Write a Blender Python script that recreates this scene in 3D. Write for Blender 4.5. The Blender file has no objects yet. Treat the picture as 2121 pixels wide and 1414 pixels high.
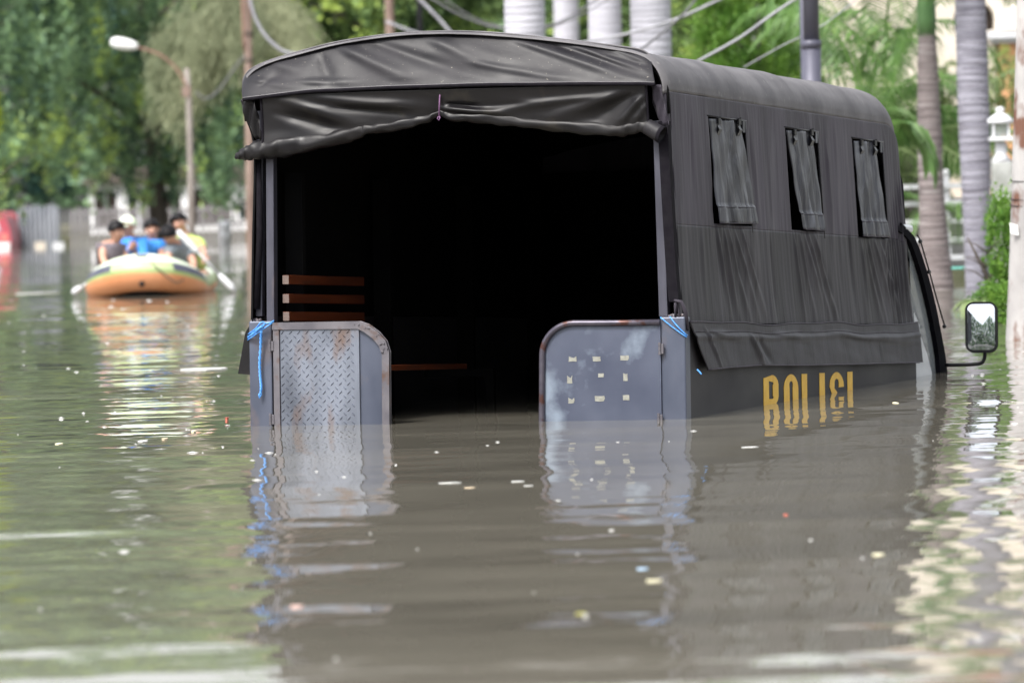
import bpy, math, random
import numpy as np
from mathutils import Matrix, Vector
random.seed(7); rng = np.random.default_rng(7)
PI = math.pi
S = bpy.context.scene
C = bpy.data.collections.new('place'); S.collection.children.link(C)

# ------------------------------------------------------------------ camera
FPX, CX, CY, H = 12000.0, 1060.5, 707.0, 0.98
PITCH, ROLL = 0.0255, 0.0283
def Rx(a): c, s = math.cos(a), math.sin(a); return np.array([[1,0,0],[0,c,-s],[0,s,c]])
def Ry(a): c, s = math.cos(a), math.sin(a); return np.array([[c,0,s],[0,1,0],[-s,0,c]])
def Rz(a): c, s = math.cos(a), math.sin(a); return np.array([[c,-s,0],[s,c,0],[0,0,1]])
CR = Rx(-PITCH) @ Ry(ROLL)
CAMP = np.array([0, 0, H])
cd = bpy.data.cameras.new('camera'); cam = bpy.data.objects.new('camera', cd); C.objects.link(cam)
M = Matrix.Identity(4)
for i in range(3):
    M[i][0] = CR[i, 0]; M[i][1] = CR[i, 2]; M[i][2] = -CR[i, 1]; M[i][3] = CAMP[i]
cam.matrix_world = M
cd.sensor_width = 36; cd.lens = 36 * FPX / 2121; cd.clip_start = 0.5; cd.clip_end = 2000
cd.dof.use_dof = True; cd.dof.focus_distance = 25.6; cd.dof.aperture_fstop = 5.2
S.camera = cam

# ------------------------------------------------------------------ world, sun, exposure
SUN_EL, SUN_ROT = math.radians(52), math.radians(215)
w = bpy.data.worlds.new('World'); S.world = w; w.use_nodes = True
nt = w.node_tree; nt.nodes.clear()
sky = nt.nodes.new('ShaderNodeTexSky'); sky.sky_type = 'NISHITA'; sky.sun_disc = False
sky.sun_elevation = SUN_EL; sky.sun_rotation = SUN_ROT; sky.dust_density = 4; sky.air_density = 1.0
hs = nt.nodes.new('ShaderNodeHueSaturation'); hs.inputs['Saturation'].default_value = 0.22
bg = nt.nodes.new('ShaderNodeBackground'); bg.inputs['Strength'].default_value = 0.13
wo = nt.nodes.new('ShaderNodeOutputWorld')
nt.links.new(sky.outputs[0], hs.inputs['Color']); nt.links.new(hs.outputs[0], bg.inputs[0]); nt.links.new(bg.outputs[0], wo.inputs[0])
ld = bpy.data.lights.new('sun', 'SUN'); ld.energy = 1.5; ld.angle = math.radians(14); ld.color = (1, .96, .9)
sun = bpy.data.objects.new('sun', ld); C.objects.link(sun)
# sun from behind the camera, a little to the right (rotation 215 deg: measured from +Y)
sd = Vector((math.sin(SUN_ROT) * math.cos(SUN_EL), math.cos(SUN_ROT) * math.cos(SUN_EL), math.sin(SUN_EL)))
sun.rotation_euler = sd.to_track_quat('Z', 'Y').to_euler()
sun.location = (0, 0, 30)
S.view_settings.view_transform = 'Standard'; S.view_settings.look = 'None'
S.view_settings.gamma = 1; S.view_settings.use_curve_mapping = False
S.view_settings.exposure = 1.36

# ------------------------------------------------------------------ pixel -> place helpers
def ray(px, py):
    return CR @ np.array([(px - CX) / FPX, 1.0, (CY - py) / FPX])
def at(px, py, D):
    d = ray(px, py); return CAMP + d * (D / d[1])
def onwater(px, py, z=0.0):
    d = ray(px, py); return CAMP + d * ((z - H) / d[2])
TP = np.array([0.73, 24.6431, 0.0]); TR = Rz(-0.2895) @ Rx(-0.0304) @ Ry(0.0052)
W, LB = 1.956, 4.507
def rear(px, py, y0=0.0):
    o = TR.T @ (CAMP - TP); d = TR.T @ ray(px, py); t = (y0 - o[1]) / d[1]; q = o + d * t; return q[0], q[2]
def side(px, py, x0=0.0):
    o = TR.T @ (CAMP - TP); d = TR.T @ ray(px, py); t = (x0 - o[0]) / d[0]; q = o + d * t; return q[1], q[2]

# ------------------------------------------------------------------ materials
MATS = {}
def mat(name, c1, c2=None, rough=.6, metal=0, scale=6, stretch=(1, 1, 1), detail=5, lo=.35, hi=.65,
        c3=None, scale3=3, lo3=.6, hi3=.72, bump=0, bscale=None, sheen=0, coat=0, spec=.5, trans=0, attr=None, rvar=0, coords='Object', bump2=0, bscale2=5):
    if name in MATS: return MATS[name]
    m = bpy.data.materials.new(name); m.use_nodes = True; t = m.node_tree; N = t.nodes; L = t.links
    b = N['Principled BSDF']; b.inputs['Roughness'].default_value = rough; b.inputs['Metallic'].default_value = metal
    b.inputs['Specular IOR Level'].default_value = spec
    b.inputs['Coat Weight'].default_value = coat; b.inputs['Sheen Weight'].default_value = sheen
    tc = N.new('ShaderNodeTexCoord'); mp = N.new('ShaderNodeMapping'); mp.inputs['Scale'].default_value = stretch
    L.new(tc.outputs[coords], mp.inputs[0])
    def noise(sc, d=detail):
        n = N.new('ShaderNodeTexNoise'); n.inputs['Scale'].default_value = sc; n.inputs['Detail'].default_value = d
        L.new(mp.outputs[0], n.inputs['Vector']); return n
    def ramp(src, lo, hi):
        r = N.new('ShaderNodeMapRange'); r.inputs[1].default_value = lo; r.inputs[2].default_value = hi; L.new(src, r.inputs[0]); return r.outputs[0]
    def mix(f, a, bb):
        x = N.new('ShaderNodeMix'); x.data_type = 'RGBA'
        if f is not None: L.new(f, x.inputs[0])
        for s, v in ((6, a), (7, bb)):
            if isinstance(v, tuple): x.inputs[s].default_value = (*v, 1)
            else: L.new(v, x.inputs[s])
        return x.outputs[2]
    col = c1; n1 = noise(scale)
    if c2:
        f = ramp(n1.outputs[0], lo, hi)
        if attr:
            a = N.new('ShaderNodeAttribute'); a.attribute_name = attr; f = a.outputs['Fac']
        col = mix(f, c1, c2)
        if attr and c3:
            cr_ = N.new('ShaderNodeValToRGB'); e_ = cr_.color_ramp.elements; e_[0].color = (*c1, 1); e_[1].position = .68; e_[1].color = (*c2, 1)
            e3 = e_.new(.95); e3.color = (*c3, 1); L.new(f, cr_.inputs[0]); col = cr_.outputs[0]
    if c3 and not attr:
        n3 = noise(scale3, 6); col = mix(ramp(n3.outputs[0], lo3, hi3), col, c3)
    if isinstance(col, tuple): b.inputs['Base Color'].default_value = (*col, 1)
    else: L.new(col, b.inputs['Base Color'])
    if rvar:
        r = N.new('ShaderNodeMapRange'); r.inputs[3].default_value = rough - rvar; r.inputs[4].default_value = rough + rvar
        r.inputs[1].default_value = .3; r.inputs[2].default_value = .7
        L.new(n1.outputs[0], r.inputs[0]); L.new(r.outputs[0], b.inputs['Roughness'])
    if bump:
        nb = noise(bscale or scale * 3); bp = N.new('ShaderNodeBump'); bp.inputs['Strength'].default_value = 1
        bp.inputs['Distance'].default_value = bump; L.new(nb.outputs[0], bp.inputs['Height']); L.new(bp.outputs[0], b.inputs['Normal'])
        if bump2:
            nb2 = noise(bscale2, 4); nb2.inputs['Distortion'].default_value = .8; bp2 = N.new('ShaderNodeBump'); bp2.inputs['Distance'].default_value = bump2
            L.new(nb2.outputs[0], bp2.inputs['Height']); L.new(bp2.outputs[0], bp.inputs['Normal'])
    if trans:
        tr = N.new('ShaderNodeBsdfTranslucent'); ms = N.new('ShaderNodeMixShader'); ms.inputs[0].default_value = trans
        if isinstance(col, tuple): tr.inputs[0].default_value = (*col, 1)
        else: L.new(col, tr.inputs[0])
        L.new(b.outputs[0], ms.inputs[1]); L.new(tr.outputs[0], ms.inputs[2]); L.new(ms.outputs[0], N['Material Output'].inputs[0])
    MATS[name] = m; return m

# ------------------------------------------------------------------ mesh helpers
def tag(o, label=None, cat=None, group=None, kind=None):
    if label: o['label'] = label
    if cat: o['category'] = cat
    if group: o['group'] = group
    if kind: o['kind'] = kind
    return o
def mesh(name, V, F, m, parent=None, smooth=True, attr=None):
    me = bpy.data.meshes.new(name)
    V = np.asarray(V, dtype=np.float32)
    if isinstance(F, np.ndarray):
        n, k = F.shape
        me.vertices.add(len(V)); me.vertices.foreach_set('co', V.ravel())
        me.loops.add(n * k); me.loops.foreach_set('vertex_index', F.ravel().astype(np.int32))
        me.polygons.add(n); me.polygons.foreach_set('loop_start', (np.arange(n) * k).astype(np.int32))
        me.polygons.foreach_set('loop_total', np.full(n, k, dtype=np.int32)); me.update(calc_edges=True)
    else:
        me.from_pydata([tuple(map(float, v)) for v in V], [], F)
    if smooth: me.polygons.foreach_set('use_smooth', np.ones(len(me.polygons), dtype=bool))
    if attr is not None:
        a = me.attributes.new('tint', 'FLOAT', 'POINT'); a.data.foreach_set('value', np.asarray(attr, dtype=np.float32))
    me.materials.append(m); me.update()
    o = bpy.data.objects.new(name, me); C.objects.link(o)
    if parent: o.parent = parent
    return o
def empty(name, loc=(0, 0, 0), rz=0):
    o = bpy.data.objects.new(name, None); C.objects.link(o); o.location = tuple(map(float, loc)); o.rotation_euler = (0, 0, rz)
    o.empty_display_size = .2; return o
class MB:
    def __init__(s): s.V = []; s.F = []
    def add(s, V, F):
        k = len(s.V); s.V += [tuple(map(float, v)) for v in V]; s.F += [tuple(i + k for i in f) for f in F]; return s
    def box(s, x0, x1, y0, y1, z0, z1):
        V = [(x, y, z) for x in (x0, x1) for y in (y0, y1) for z in (z0, z1)]
        return s.add(V, [(0,1,3,2),(4,6,7,5),(0,4,5,1),(2,3,7,6),(0,2,6,4),(1,5,7,3)])
    def prism(s, poly, a0, a1, axis='y'):
        # poly: list of (u,v); extruded between a0 and a1 along axis
        n = len(poly)
        def p(u, v, a): return {'y': (u, a, v), 'x': (a, u, v), 'z': (u, v, a)}[axis]
        V = [p(u, v, a0) for u, v in poly] + [p(u, v, a1) for u, v in poly]
        F = [tuple(range(n)), tuple(range(2*n-1, n-1, -1))] + [(i, (i+1) % n, n+(i+1) % n, n+i) for i in range(n)]
        return s.add(V, F)
    def tube(s, pts, r, seg=8, cap=True):
        pts = [np.array(p, float) for p in pts]; n = len(pts)
        rs = r if hasattr(r, '__len__') else [r] * n
        V = []; up = np.array([0.13, 0.21, 1.0])
        prev = None
        for i in range(n):
            t = pts[min(i+1, n-1)] - pts[max(i-1, 0)]; t /= (np.linalg.norm(t) + 1e-9)
            if prev is None:
                a = np.cross(t, up); 
                if np.linalg.norm(a) < .2: a = np.cross(t, [1, 0, 0])
            else: a = prev - t * np.dot(prev, t)
            a /= np.linalg.norm(a); prev = a; b = np.cross(t, a)
            for k in range(seg):
                q = 2*PI*k/seg; V.append(pts[i] + rs[i]*(math.cos(q)*a + math.sin(q)*b))
        F = [(i*seg+k, i*seg+(k+1) % seg, (i+1)*seg+(k+1) % seg, (i+1)*seg+k) for i in range(n-1) for k in range(seg)]
        if cap: F += [tuple(range(seg-1, -1, -1)), tuple(range((n-1)*seg, n*seg))]
        return s.add(V, F)
    def lathe(s, prof, seg=16, c=(0, 0, 0)):
        V = [(c[0]+r*math.cos(2*PI*k/seg), c[1]+r*math.sin(2*PI*k/seg), c[2]+z) for r, z in prof for k in range(seg)]
        n = len(prof)
        F = [(i*seg+k, i*seg+(k+1) % seg, (i+1)*seg+(k+1) % seg, (i+1)*seg+k) for i in range(n-1) for k in range(seg)]
        F += [tuple(range(seg-1, -1, -1)), tuple(range((n-1)*seg, n*seg))]
        return s.add(V, F)
    def ball(s, c, r, seg=10, rings=6):
        rr = r if hasattr(r, '__len__') else (r, r, r)
        V = [(c[0], c[1], c[2]-rr[2])]
        for i in range(1, rings):
            a = PI*i/rings
            for k in range(seg):
                q = 2*PI*k/seg; V.append((c[0]+rr[0]*math.sin(a)*math.cos(q), c[1]+rr[1]*math.sin(a)*math.sin(q), c[2]-rr[2]*math.cos(a)))
        V.append((c[0], c[1], c[2]+rr[2])); n = len(V)
        F = [(0, 1+(k+1) % seg, 1+k) for k in range(seg)]
        F += [(1+i*seg+k, 1+i*seg+(k+1) % seg, 1+(i+1)*seg+(k+1) % seg, 1+(i+1)*seg+k) for i in range(rings-2) for k in range(seg)]
        F += [(n-1, 1+(rings-2)*seg+k, 1+(rings-2)*seg+(k+1) % seg) for k in range(seg)]
        return s.add(V, F)
    def build(s, name, m, parent=None, smooth=False, bevel=0):
        o = mesh(name, s.V, s.F, m, parent, smooth)
        if bevel:
            b = o.modifiers.new('bevel', 'BEVEL'); b.width = bevel; b.segments = 2; b.limit_method = 'ANGLE'
        return o
def gridmesh(name, P, m, parent=None, hole=None, thick=0):
    nu, nv, _ = P.shape; F = []
    for i in range(nu-1):
        for j in range(nv-1):
            if hole is not None and hole[i, j]: continue
            F.append((i*nv+j, (i+1)*nv+j, (i+1)*nv+j+1, i*nv+j+1))
    o = mesh(name, P.reshape(-1, 3), np.array(F), m, parent)
    if thick:
        s = o.modifiers.new('thickness', 'SOLIDIFY'); s.thickness = thick; s.offset = 0
    return o
def smoothpath(pts, n=8):
    # Catmull-Rom through the points (any dimension)
    P = [np.array(p, float) for p in pts]; P = [2*P[0]-P[1]] + P + [2*P[-1]-P[-2]]; out = []
    for i in range(1, len(P)-2):
        for k in range(n):
            t = k/n; a, b, c, d = P[i-1], P[i], P[i+1], P[i+2]
            out.append(.5*((2*b)+(-a+c)*t+(2*a-5*b+4*c-d)*t*t+(-a+3*b-3*c+d)*t**3))
    out.append(P[-2]); return out
def ridge(u, v, u0, v0, u1, v1, wd, amp):
    # a fold running from (u0,v0) to (u1,v1), widening and fading
    du, dv = u1-u0, v1-v0; L2 = du*du+dv*dv; t = ((u-u0)*du+(v-v0)*dv)/L2
    dist = ((u-u0)*dv-(v-v0)*du)/math.sqrt(L2)
    env = np.clip(t*4+.25, 0, 1)*np.clip((1.15-t)*2, 0, 1)
    return amp*np.exp(-(dist/(wd*(.5+.8*np.clip(t, 0, 1))))**2)*env
def vnoise(u, v, seed=0, oct=3):
    r = np.random.default_rng(seed); s = 0; a = 1
    for o in range(oct):
        for k in range(4):
            th = r.uniform(0, 2*PI); f = 2*PI*(2**o)*r.uniform(.6, 1.3); s = s+a*np.sin(f*(math.cos(th)*u+math.sin(th)*v)+r.uniform(0, 6.28)+1.3*np.sin(f*.4*(u-v)+r.uniform(0, 6)))
        a *= .5
    return s/6

# ------------------------------------------------------------------ setting: water, ground
wm = bpy.data.materials.new('flood_water'); wm.use_nodes = True; t = wm.node_tree; N = t.nodes; L = t.links
b = N['Principled BSDF']; b.inputs['Roughness'].default_value = .012; b.inputs['IOR'].default_value = 1.33
geo = N.new('ShaderNodeNewGeometry')
def wnoise(sx, sy, detail, off):
    mp = N.new('ShaderNodeMapping'); mp.inputs['Scale'].default_value = (sx, sy, 1); mp.inputs['Location'].default_value = (off, off*.7, 0)
    mp.inputs['Rotation'].default_value = (0, 0, math.radians(random.uniform(-6, 6)))
    L.new(geo.outputs['Position'], mp.inputs[0]); n = N.new('ShaderNodeTexNoise'); n.inputs['Scale'].default_value = 1
    n.inputs['Detail'].default_value = detail; n.inputs['Distortion'].default_value = .3; L.new(mp.outputs[0], n.inputs['Vector']); return n
def vmath(op, a, bb):
    v = N.new('ShaderNodeVectorMath'); v.operation = op
    for i, x in enumerate((a, bb)):
        if x is None: continue
        if isinstance(x, tuple): v.inputs[i].default_value = x
        else: L.new(x, v.inputs[i])
    return v.outputs[0]
# ripples are calmer in the lee of the truck
sl = N.new('ShaderNodeSeparateXYZ'); L.new(geo.outputs['Position'], sl.inputs[0]); la = N.new('ShaderNodeMath'); la.operation = 'SUBTRACT'; L.new(sl.outputs[0], la.inputs[0]); la.inputs[1].default_value = .25
lb = N.new('ShaderNodeMath'); lb.operation = 'ABSOLUTE'; L.new(la.outputs[0], lb.inputs[0]); lee = N.new('ShaderNodeMapRange'); L.new(lb.outputs[0], lee.inputs[0])
lee.inputs[1].default_value = 1.1; lee.inputs[2].default_value = 2.2; lee.inputs[3].default_value = .62; lee.inputs[4].default_value = 1.8
lc = N.new('ShaderNodeCombineXYZ')
for i in range(3): L.new(lee.outputs[0], lc.inputs[i])
acc = None
for sx, sy, dt, gx, gy, off in ((.30, 1.15, 1.5, .17, .032, 3.1), (1.1, 3.4, 2, .13, .042, 11.7), (4.5, 9.0, 2, .06, .026, 31.3)):
    n = wnoise(sx, sy, dt, off)
    s_ = vmath('MULTIPLY', vmath('SUBTRACT', n.outputs['Color'], (.5, .5, .5)), (gx, gy, 0))
    if acc is not None: s_ = vmath('MULTIPLY', s_, lc.outputs[0])
    acc = s_ if acc is None else vmath('ADD', acc, s_)
pn = wnoise(.16, .12, 2, 5.5); mr = N.new('ShaderNodeMapRange'); mr.inputs[1].default_value = .3; mr.inputs[2].default_value = .7
mr.inputs[3].default_value = .45; mr.inputs[4].default_value = 1.5; L.new(pn.outputs[0], mr.inputs[0])
sp_ = N.new('ShaderNodeSeparateXYZ'); L.new(geo.outputs['Position'], sp_.inputs[0]); nr_ = N.new('ShaderNodeMapRange'); nr_.inputs[1].default_value = 22; nr_.inputs[2].default_value = 11
nr_.inputs[3].default_value = 1; nr_.inputs[4].default_value = 1.9; L.new(sp_.outputs[1], nr_.inputs[0]); mm_ = N.new('ShaderNodeMath'); mm_.operation = 'MULTIPLY'; L.new(mr.outputs[0], mm_.inputs[0]); L.new(nr_.outputs[0], mm_.inputs[1]); mr = mm_
cx_ = N.new('ShaderNodeCombineXYZ')
for i in range(3): L.new(mr.outputs[0], cx_.inputs[i])
acc = vmath('MULTIPLY', acc, cx_.outputs[0])
nrm = vmath('NORMALIZE', vmath('ADD', acc, (0, 0, 1)), None); L.new(nrm, b.inputs['Normal'])
cn = wnoise(.3, .5, 4, 9.9); mx = N.new('ShaderNodeMix'); mx.data_type = 'RGBA'; L.new(cn.outputs[0], mx.inputs[0])
mx.inputs[6].default_value = (.176, .163, .132, 1); mx.inputs[7].default_value = (.214, .200, .165, 1); L.new(mx.outputs[2], b.inputs['Base Color'])
wo_ = mesh('water', [(-400, -60, 0), (400, -60, 0), (400, 900, 0), (-400, 900, 0)], [(0, 1, 2, 3)], wm, smooth=False); tag(wo_, kind='structure')
soil = mat('wet_soil', (.10, .08, .055), (.06, .07, .035), rough=.9, scale=1.5, bump=.02)
def bank(name, pts, z0, z1):
    m_ = MB(); m_.prism(pts, z0, z1, 'z'); o = m_.build(name, soil); tag(o, kind='structure'); return o
bank('garden_ground', [(3.6, 56), (40, 50), (90, 60), (90, 190), (-2, 190), (1.5, 90)], -.4, .12)
bank('far_bank', [(-90, 150), (-2.2, 146), (-2.2, 260), (-90, 260)], -.4, .18)

# ------------------------------------------------------------------ the truck
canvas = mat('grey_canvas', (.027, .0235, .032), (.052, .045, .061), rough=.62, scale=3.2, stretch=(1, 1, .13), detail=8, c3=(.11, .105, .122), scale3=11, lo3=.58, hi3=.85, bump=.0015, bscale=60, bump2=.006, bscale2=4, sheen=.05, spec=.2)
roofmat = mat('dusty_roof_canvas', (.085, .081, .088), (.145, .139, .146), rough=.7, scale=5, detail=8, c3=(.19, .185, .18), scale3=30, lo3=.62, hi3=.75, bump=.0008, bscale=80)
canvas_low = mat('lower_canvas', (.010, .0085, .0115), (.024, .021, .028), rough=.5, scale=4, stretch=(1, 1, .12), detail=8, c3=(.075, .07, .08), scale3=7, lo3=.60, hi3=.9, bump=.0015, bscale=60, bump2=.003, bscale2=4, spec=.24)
vinyl = mat('pelmet_vinyl', (.008, .0075, .010), (.020, .0185, .022), rough=.50, spec=.32, scale=5, detail=8, c3=(.22, .20, .17), scale3=95, lo3=.68, hi3=.76, bump=.0006, bscale=50, rvar=.1)
vinyl_dark = mat('curtain_vinyl', (.007, .0065, .008), (.012, .011, .012), rough=.42, spec=.26, scale=5, detail=6, c3=(.034, .030, .024), scale3=7, lo3=.6, hi3=.8, rvar=.1)
flapm = mat('flap_vinyl', (.010, .0105, .016), (.036, .038, .052), rough=.40, scale=5, stretch=(1, 1, .3), detail=8, c3=(.17, .18, .21), scale3=9, lo3=.56, hi3=.80, bump=.002, bscale=30, bump2=.03, bscale2=7)
black = mat('black_webbing', (.005, .004, .007), (.009, .008, .011), rough=.9, scale=40, spec=.15)
rubber = mat('black_rubber', (.004, .004, .006), (.008, .008, .010), rough=.4, scale=20, spec=.25)
matte = mat('matte_black_paint', (.003, .003, .005), (.006, .006, .009), rough=.9, scale=20, spec=.04)
inner = mat('interior_shade_black', (.004, .004, .005), (.006, .006, .006), rough=.95, spec=.1)  # near-black base carries the deep shade inside the canopy
steel = mat('blue_grey_steel', (.052, .061, .092), (.092, .104, .145), rough=.42, metal=.25, scale=4, stretch=(1, 1, .5), detail=7, c3=(.12, .10, .105), scale3=9, lo3=.55, hi3=.74, rvar=.08)
steel2 = mat('frame_steel', (.085, .08, .095), (.15, .14, .155), rough=.5, metal=.3, scale=8, detail=7, c3=(.09, .055, .045), scale3=16, lo3=.54, hi3=.68, bump=.0008)
plate = mat('tread_plate_steel', (.10, .11, .14), (.20, .22, .27), rough=.36, metal=.4, scale=6, stretch=(1, 1, .35), detail=8, c3=(.16, .115, .10), scale3=11, lo3=.55, hi3=.72, rvar=.1)
pipe = mat('rusty_pipe', (.06, .055, .075), (.10, .09, .115), rough=.36, metal=.5, scale=15, detail=8, c3=(.07, .03, .025), scale3=22, lo3=.53, hi3=.64, bump=.0006)
doorm = mat('scuffed_door_steel', (.050, .059, .094), (.084, .096, .138), rough=.42, metal=.2, scale=3, detail=8, c3=(.19, .23, .29), scale3=4.2, lo3=.54, hi3=.66, rvar=.06)
postm = mat('dark_post_paint', (.04, .04, .056), (.075, .075, .10), rough=.45, metal=.3, scale=10, stretch=(1, 1, .3), c3=(.15, .12, .12), scale3=9, lo3=.62, hi3=.75)
panelm = mat('truck_side_paint', (.020, .0185, .021), (.032, .030, .034), spec=.14, rough=.5, scale=5, stretch=(1, .4, 1), detail=6, rvar=.08)
yellow = mat('yellow_lettering', (.82, .47, .04), (.90, .55, .07), rough=.5, scale=18)
tape = mat('old_tape', (.19, .19, .165), (.27, .27, .235), rough=.7, scale=60)
wood = mat('varnished_wood', (.080, .017, .005), (.13, .030, .009), rough=.5, spec=.25, scale=6, stretch=(4, .35, 4), detail=8, c3=(.06, .02, .01), scale3=8)
woodend = mat('cut_wood_end', (.12, .085, .075), (.16, .12, .105), rough=.8, scale=40)
blue = mat('blue_cord', (.05, .22, .62), (.10, .34, .75), rough=.5, scale=80)
purple = mat('purple_cord', (.12, .05, .13), (.2, .1, .2), rough=.6, scale=60)
cabw = mat('cab_white_paint', (.5, .52, .55), (.62, .64, .66), rough=.3, scale=4)
mirror_m = mat('mirror_glass', (.50, .53, .58), rough=.03, metal=1)
def glassmat(name, col, f):
    m = bpy.data.materials.new(name); m.use_nodes = True; N = m.node_tree.nodes; L = m.node_tree.links
    p = N['Principled BSDF']; p.inputs['Base Color'].default_value = (*col, 1); p.inputs['Roughness'].default_value = .04; p.inputs['IOR'].default_value = 1.5
    tr = N.new('ShaderNodeBsdfTransparent'); ms = N.new('ShaderNodeMixShader'); ms.inputs[0].default_value = f
    L.new(tr.outputs[0], ms.inputs[1]); L.new(p.outputs[0], ms.inputs[2]); L.new(ms.outputs[0], N['Material Output'].inputs[0]); return m
glass = glassmat('cab_glass', (.35, .38, .40), .55)

truck = empty('police_truck'); 
TM = Matrix.Identity(4)
for i in range(3):
    for j in range(3): TM[i][j] = TR[i, j]
    TM[i][3] = TP[i]
truck.matrix_world = TM
tag(truck, 'dark grey canvas-topped police truck sunk to its tail doors in brown flood water', 'truck')

# load body
m_ = MB(); m_.box(-.045, 0, .0822, LB, -.7, .40); body = m_.build('side_panel', panelm, truck, bevel=.006); body['label'] = 'right side panel carrying the yellow lettering'
m_ = MB(); m_.box(-W, -W+.045, .0822, LB, -.7, .47); m_.build('side_panel', panelm, truck, bevel=.006)
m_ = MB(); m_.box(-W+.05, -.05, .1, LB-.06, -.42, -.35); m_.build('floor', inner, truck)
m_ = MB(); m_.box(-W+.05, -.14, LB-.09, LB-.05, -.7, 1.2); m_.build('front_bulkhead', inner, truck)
# body corner pillars
xr0, _ = rear(1369.5, 760); xl1, _ = rear(564, 770)
zt = rear(1400, 656)[1]; ztl = rear(540, 665)[1]
for a, bb, z in ((xr0, .004, zt), (-W-.004, xl1, ztl)):
    m_ = MB(); m_.box(a, bb, -.004, .08, -.7, z); m_.build('corner_pillar', steel, truck, bevel=.006)
# weld bead on the pillar tops
for pxs, z, rs in (((1385, 1416), zt, 3), ((519, 536), ztl, 4)):
    m_ = MB(); r_ = random.Random(rs)
    for k in range(16):
        px = pxs[0]+(pxs[1]-pxs[0])*k/15; x, _ = rear(px, 655); m_.ball((x, .02+r_.uniform(-.015, .02), z+r_.uniform(-.002, .006)), r_.uniform(.006, .012), 6, 4)
    m_.build('weld_bead', steel2, truck, True)['kind'] = 'stuff'
# upright posts of the hoop frame
def postpx(p0, p1, wpx, y0, dep, name, m):
    (xa, za), (xb, zb) = rear(*p0, y0), rear(*p1, y0); h = wpx/2*.00205
    mb = MB(); mb.add([(xa-h, y0, za), (xa+h, y0, za), (xb+h, y0, zb), (xb-h, y0, zb), (xa-h, y0+dep, za), (xa+h, y0+dep, za), (xb+h, y0+dep, zb), (xb-h, y0+dep, zb)],
        [(0,1,2,3),(5,4,7,6),(0,4,5,1),(3,2,6,7),(0,3,7,4),(1,5,6,2)]); return mb.build(name, m, truck, bevel=.003)
postpx((1361, 250), (1374, 656), 19, .01, .05, 'hoop_post', postm)
postpx((558, 230), (560, 667), 17, .01, .05, 'hoop_post', postm)
postpx((537, 230), (536, 655), 15, .03, .04, 'hoop_post', postm)
m_ = MB(); xa, za = rear(531, 330, .0); xb, zb = rear(528, 640, .0)
m_.tube([(xa, .02, za), (xa+.003, .02, (za+zb)/2), (xb, .02, zb)], .015, 8); m_.build('canvas_edge_roll', black, truck, True)
xs, zs = zip(*[rear(p, q) for p, q in ((1378, 268), (1386, 268), (1395, 650), (1378, 640))])

# tail doors ---------------------------------------------------------
def rz(px, py, y=-.012): x, z = rear(px, py, y); return (x, z)
ZB = -.55
yd = -.012
# left door
pts_outer = [(566, 669), (745, 666), (762, 672), (784, 688), (799, 706), (806, 728), (807, 880)]
pts_inner = [(566, 682), (742, 680), (755, 686), (774, 700), (787, 716), (793, 733), (794, 880)]
O_ = [rz(*p, yd) for p in pts_outer]; I_ = [rz(*p, yd) for p in pts_inner]
O_.append((O_[-1][0], ZB)); I_.append((I_[-1][0], ZB))
def strip(O_, I_, k0, k1, ya, yb, name, m, parent, bevel=.002):
    mb = MB()
    poly = O_[k0:k1+1] + I_[k0:k1+1][::-1]; mb.prism(poly, ya, yb, 'y'); return mb.build(name, m, parent, bevel=bevel)
ld_ = MB(); x0, _ = rz(566, 700); 
poly = [(x0, ZB)] + [(p[0], p[1]) for p in I_[:-1]] + [I_[-1]]
ld_.prism(poly, yd+.004, yd+.012, 'y'); ldoor = ld_.build('tail_door', steel, truck); ldoor['label'] = 'left tail door faced with tread plate'
strip(O_, I_, 0, 1, yd-.012, yd+.02, 'door_frame_bar', steel2, ldoor)
for k in range(1, 6): 
    s0 = strip(O_, I_, k, k+1, yd-.013+.0006*k, yd+.02, 'door_frame_bar', steel2, ldoor)
strip(O_, I_, 6, 7, yd-.012, yd+.02, 'door_frame_bar', steel2, ldoor)
xa, za = rz(566, 683); xb, _ = rz(579, 683)
m_ = MB(); m_.box(xa, xb, yd-.008, yd+.004, ZB, za); m_.build('hinge_strip', steel2, ldoor, bevel=.002)
xp0, zp1 = rz(581, 683); xp1, _ = rz(744, 683)
m_ = MB(); m_.box(xp0, xp1, yd-.006, yd+.004, ZB, zp1-.001); m_.build('tread_plate', plate, ldoor, bevel=.001)
m_ = MB(); sp = .0375; nx = int((xp1-xp0)/sp)
for i in range(nx*1):
    for j in range(22):
        for q in (0, 1):
            cx = xp0+.010+i*sp+(q*.5)*sp; cz = zp1-.012-j*sp-(q*.5)*sp
            if cx > xp1-.008: continue
            s_ = 1 if (i+j+q*1) % 2 == 0 else -1
            s_ = 1 if q == 0 else -1
            a = np.array([.0082, .0082*s_]); n_ = np.array([-1*s_, 1])*.0020; c = np.array([cx, cz])
            pp = [c-a, c-a*.5+n_, c+a*.5+n_, c+a, c+a*.5-n_, c-a*.5-n_]
            y = yd-.0062
            m_.add([(p[0], y, p[1]) for p in pp]+[(c-a*.5)[0:1][0:1].tolist()+[y-.004]+[(c-a*.5)[1]], (c+a*.5)[0:1].tolist()+[y-.004]+[(c+a*.5)[1]]],
                   [(0,1,6),(1,2,7,6),(2,3,7),(3,4,7),(4,5,6,7),(5,0,6)])
tr_ = m_.build('tread_lug', plate, ldoor, False); tr_['kind'] = 'stuff'
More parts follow.
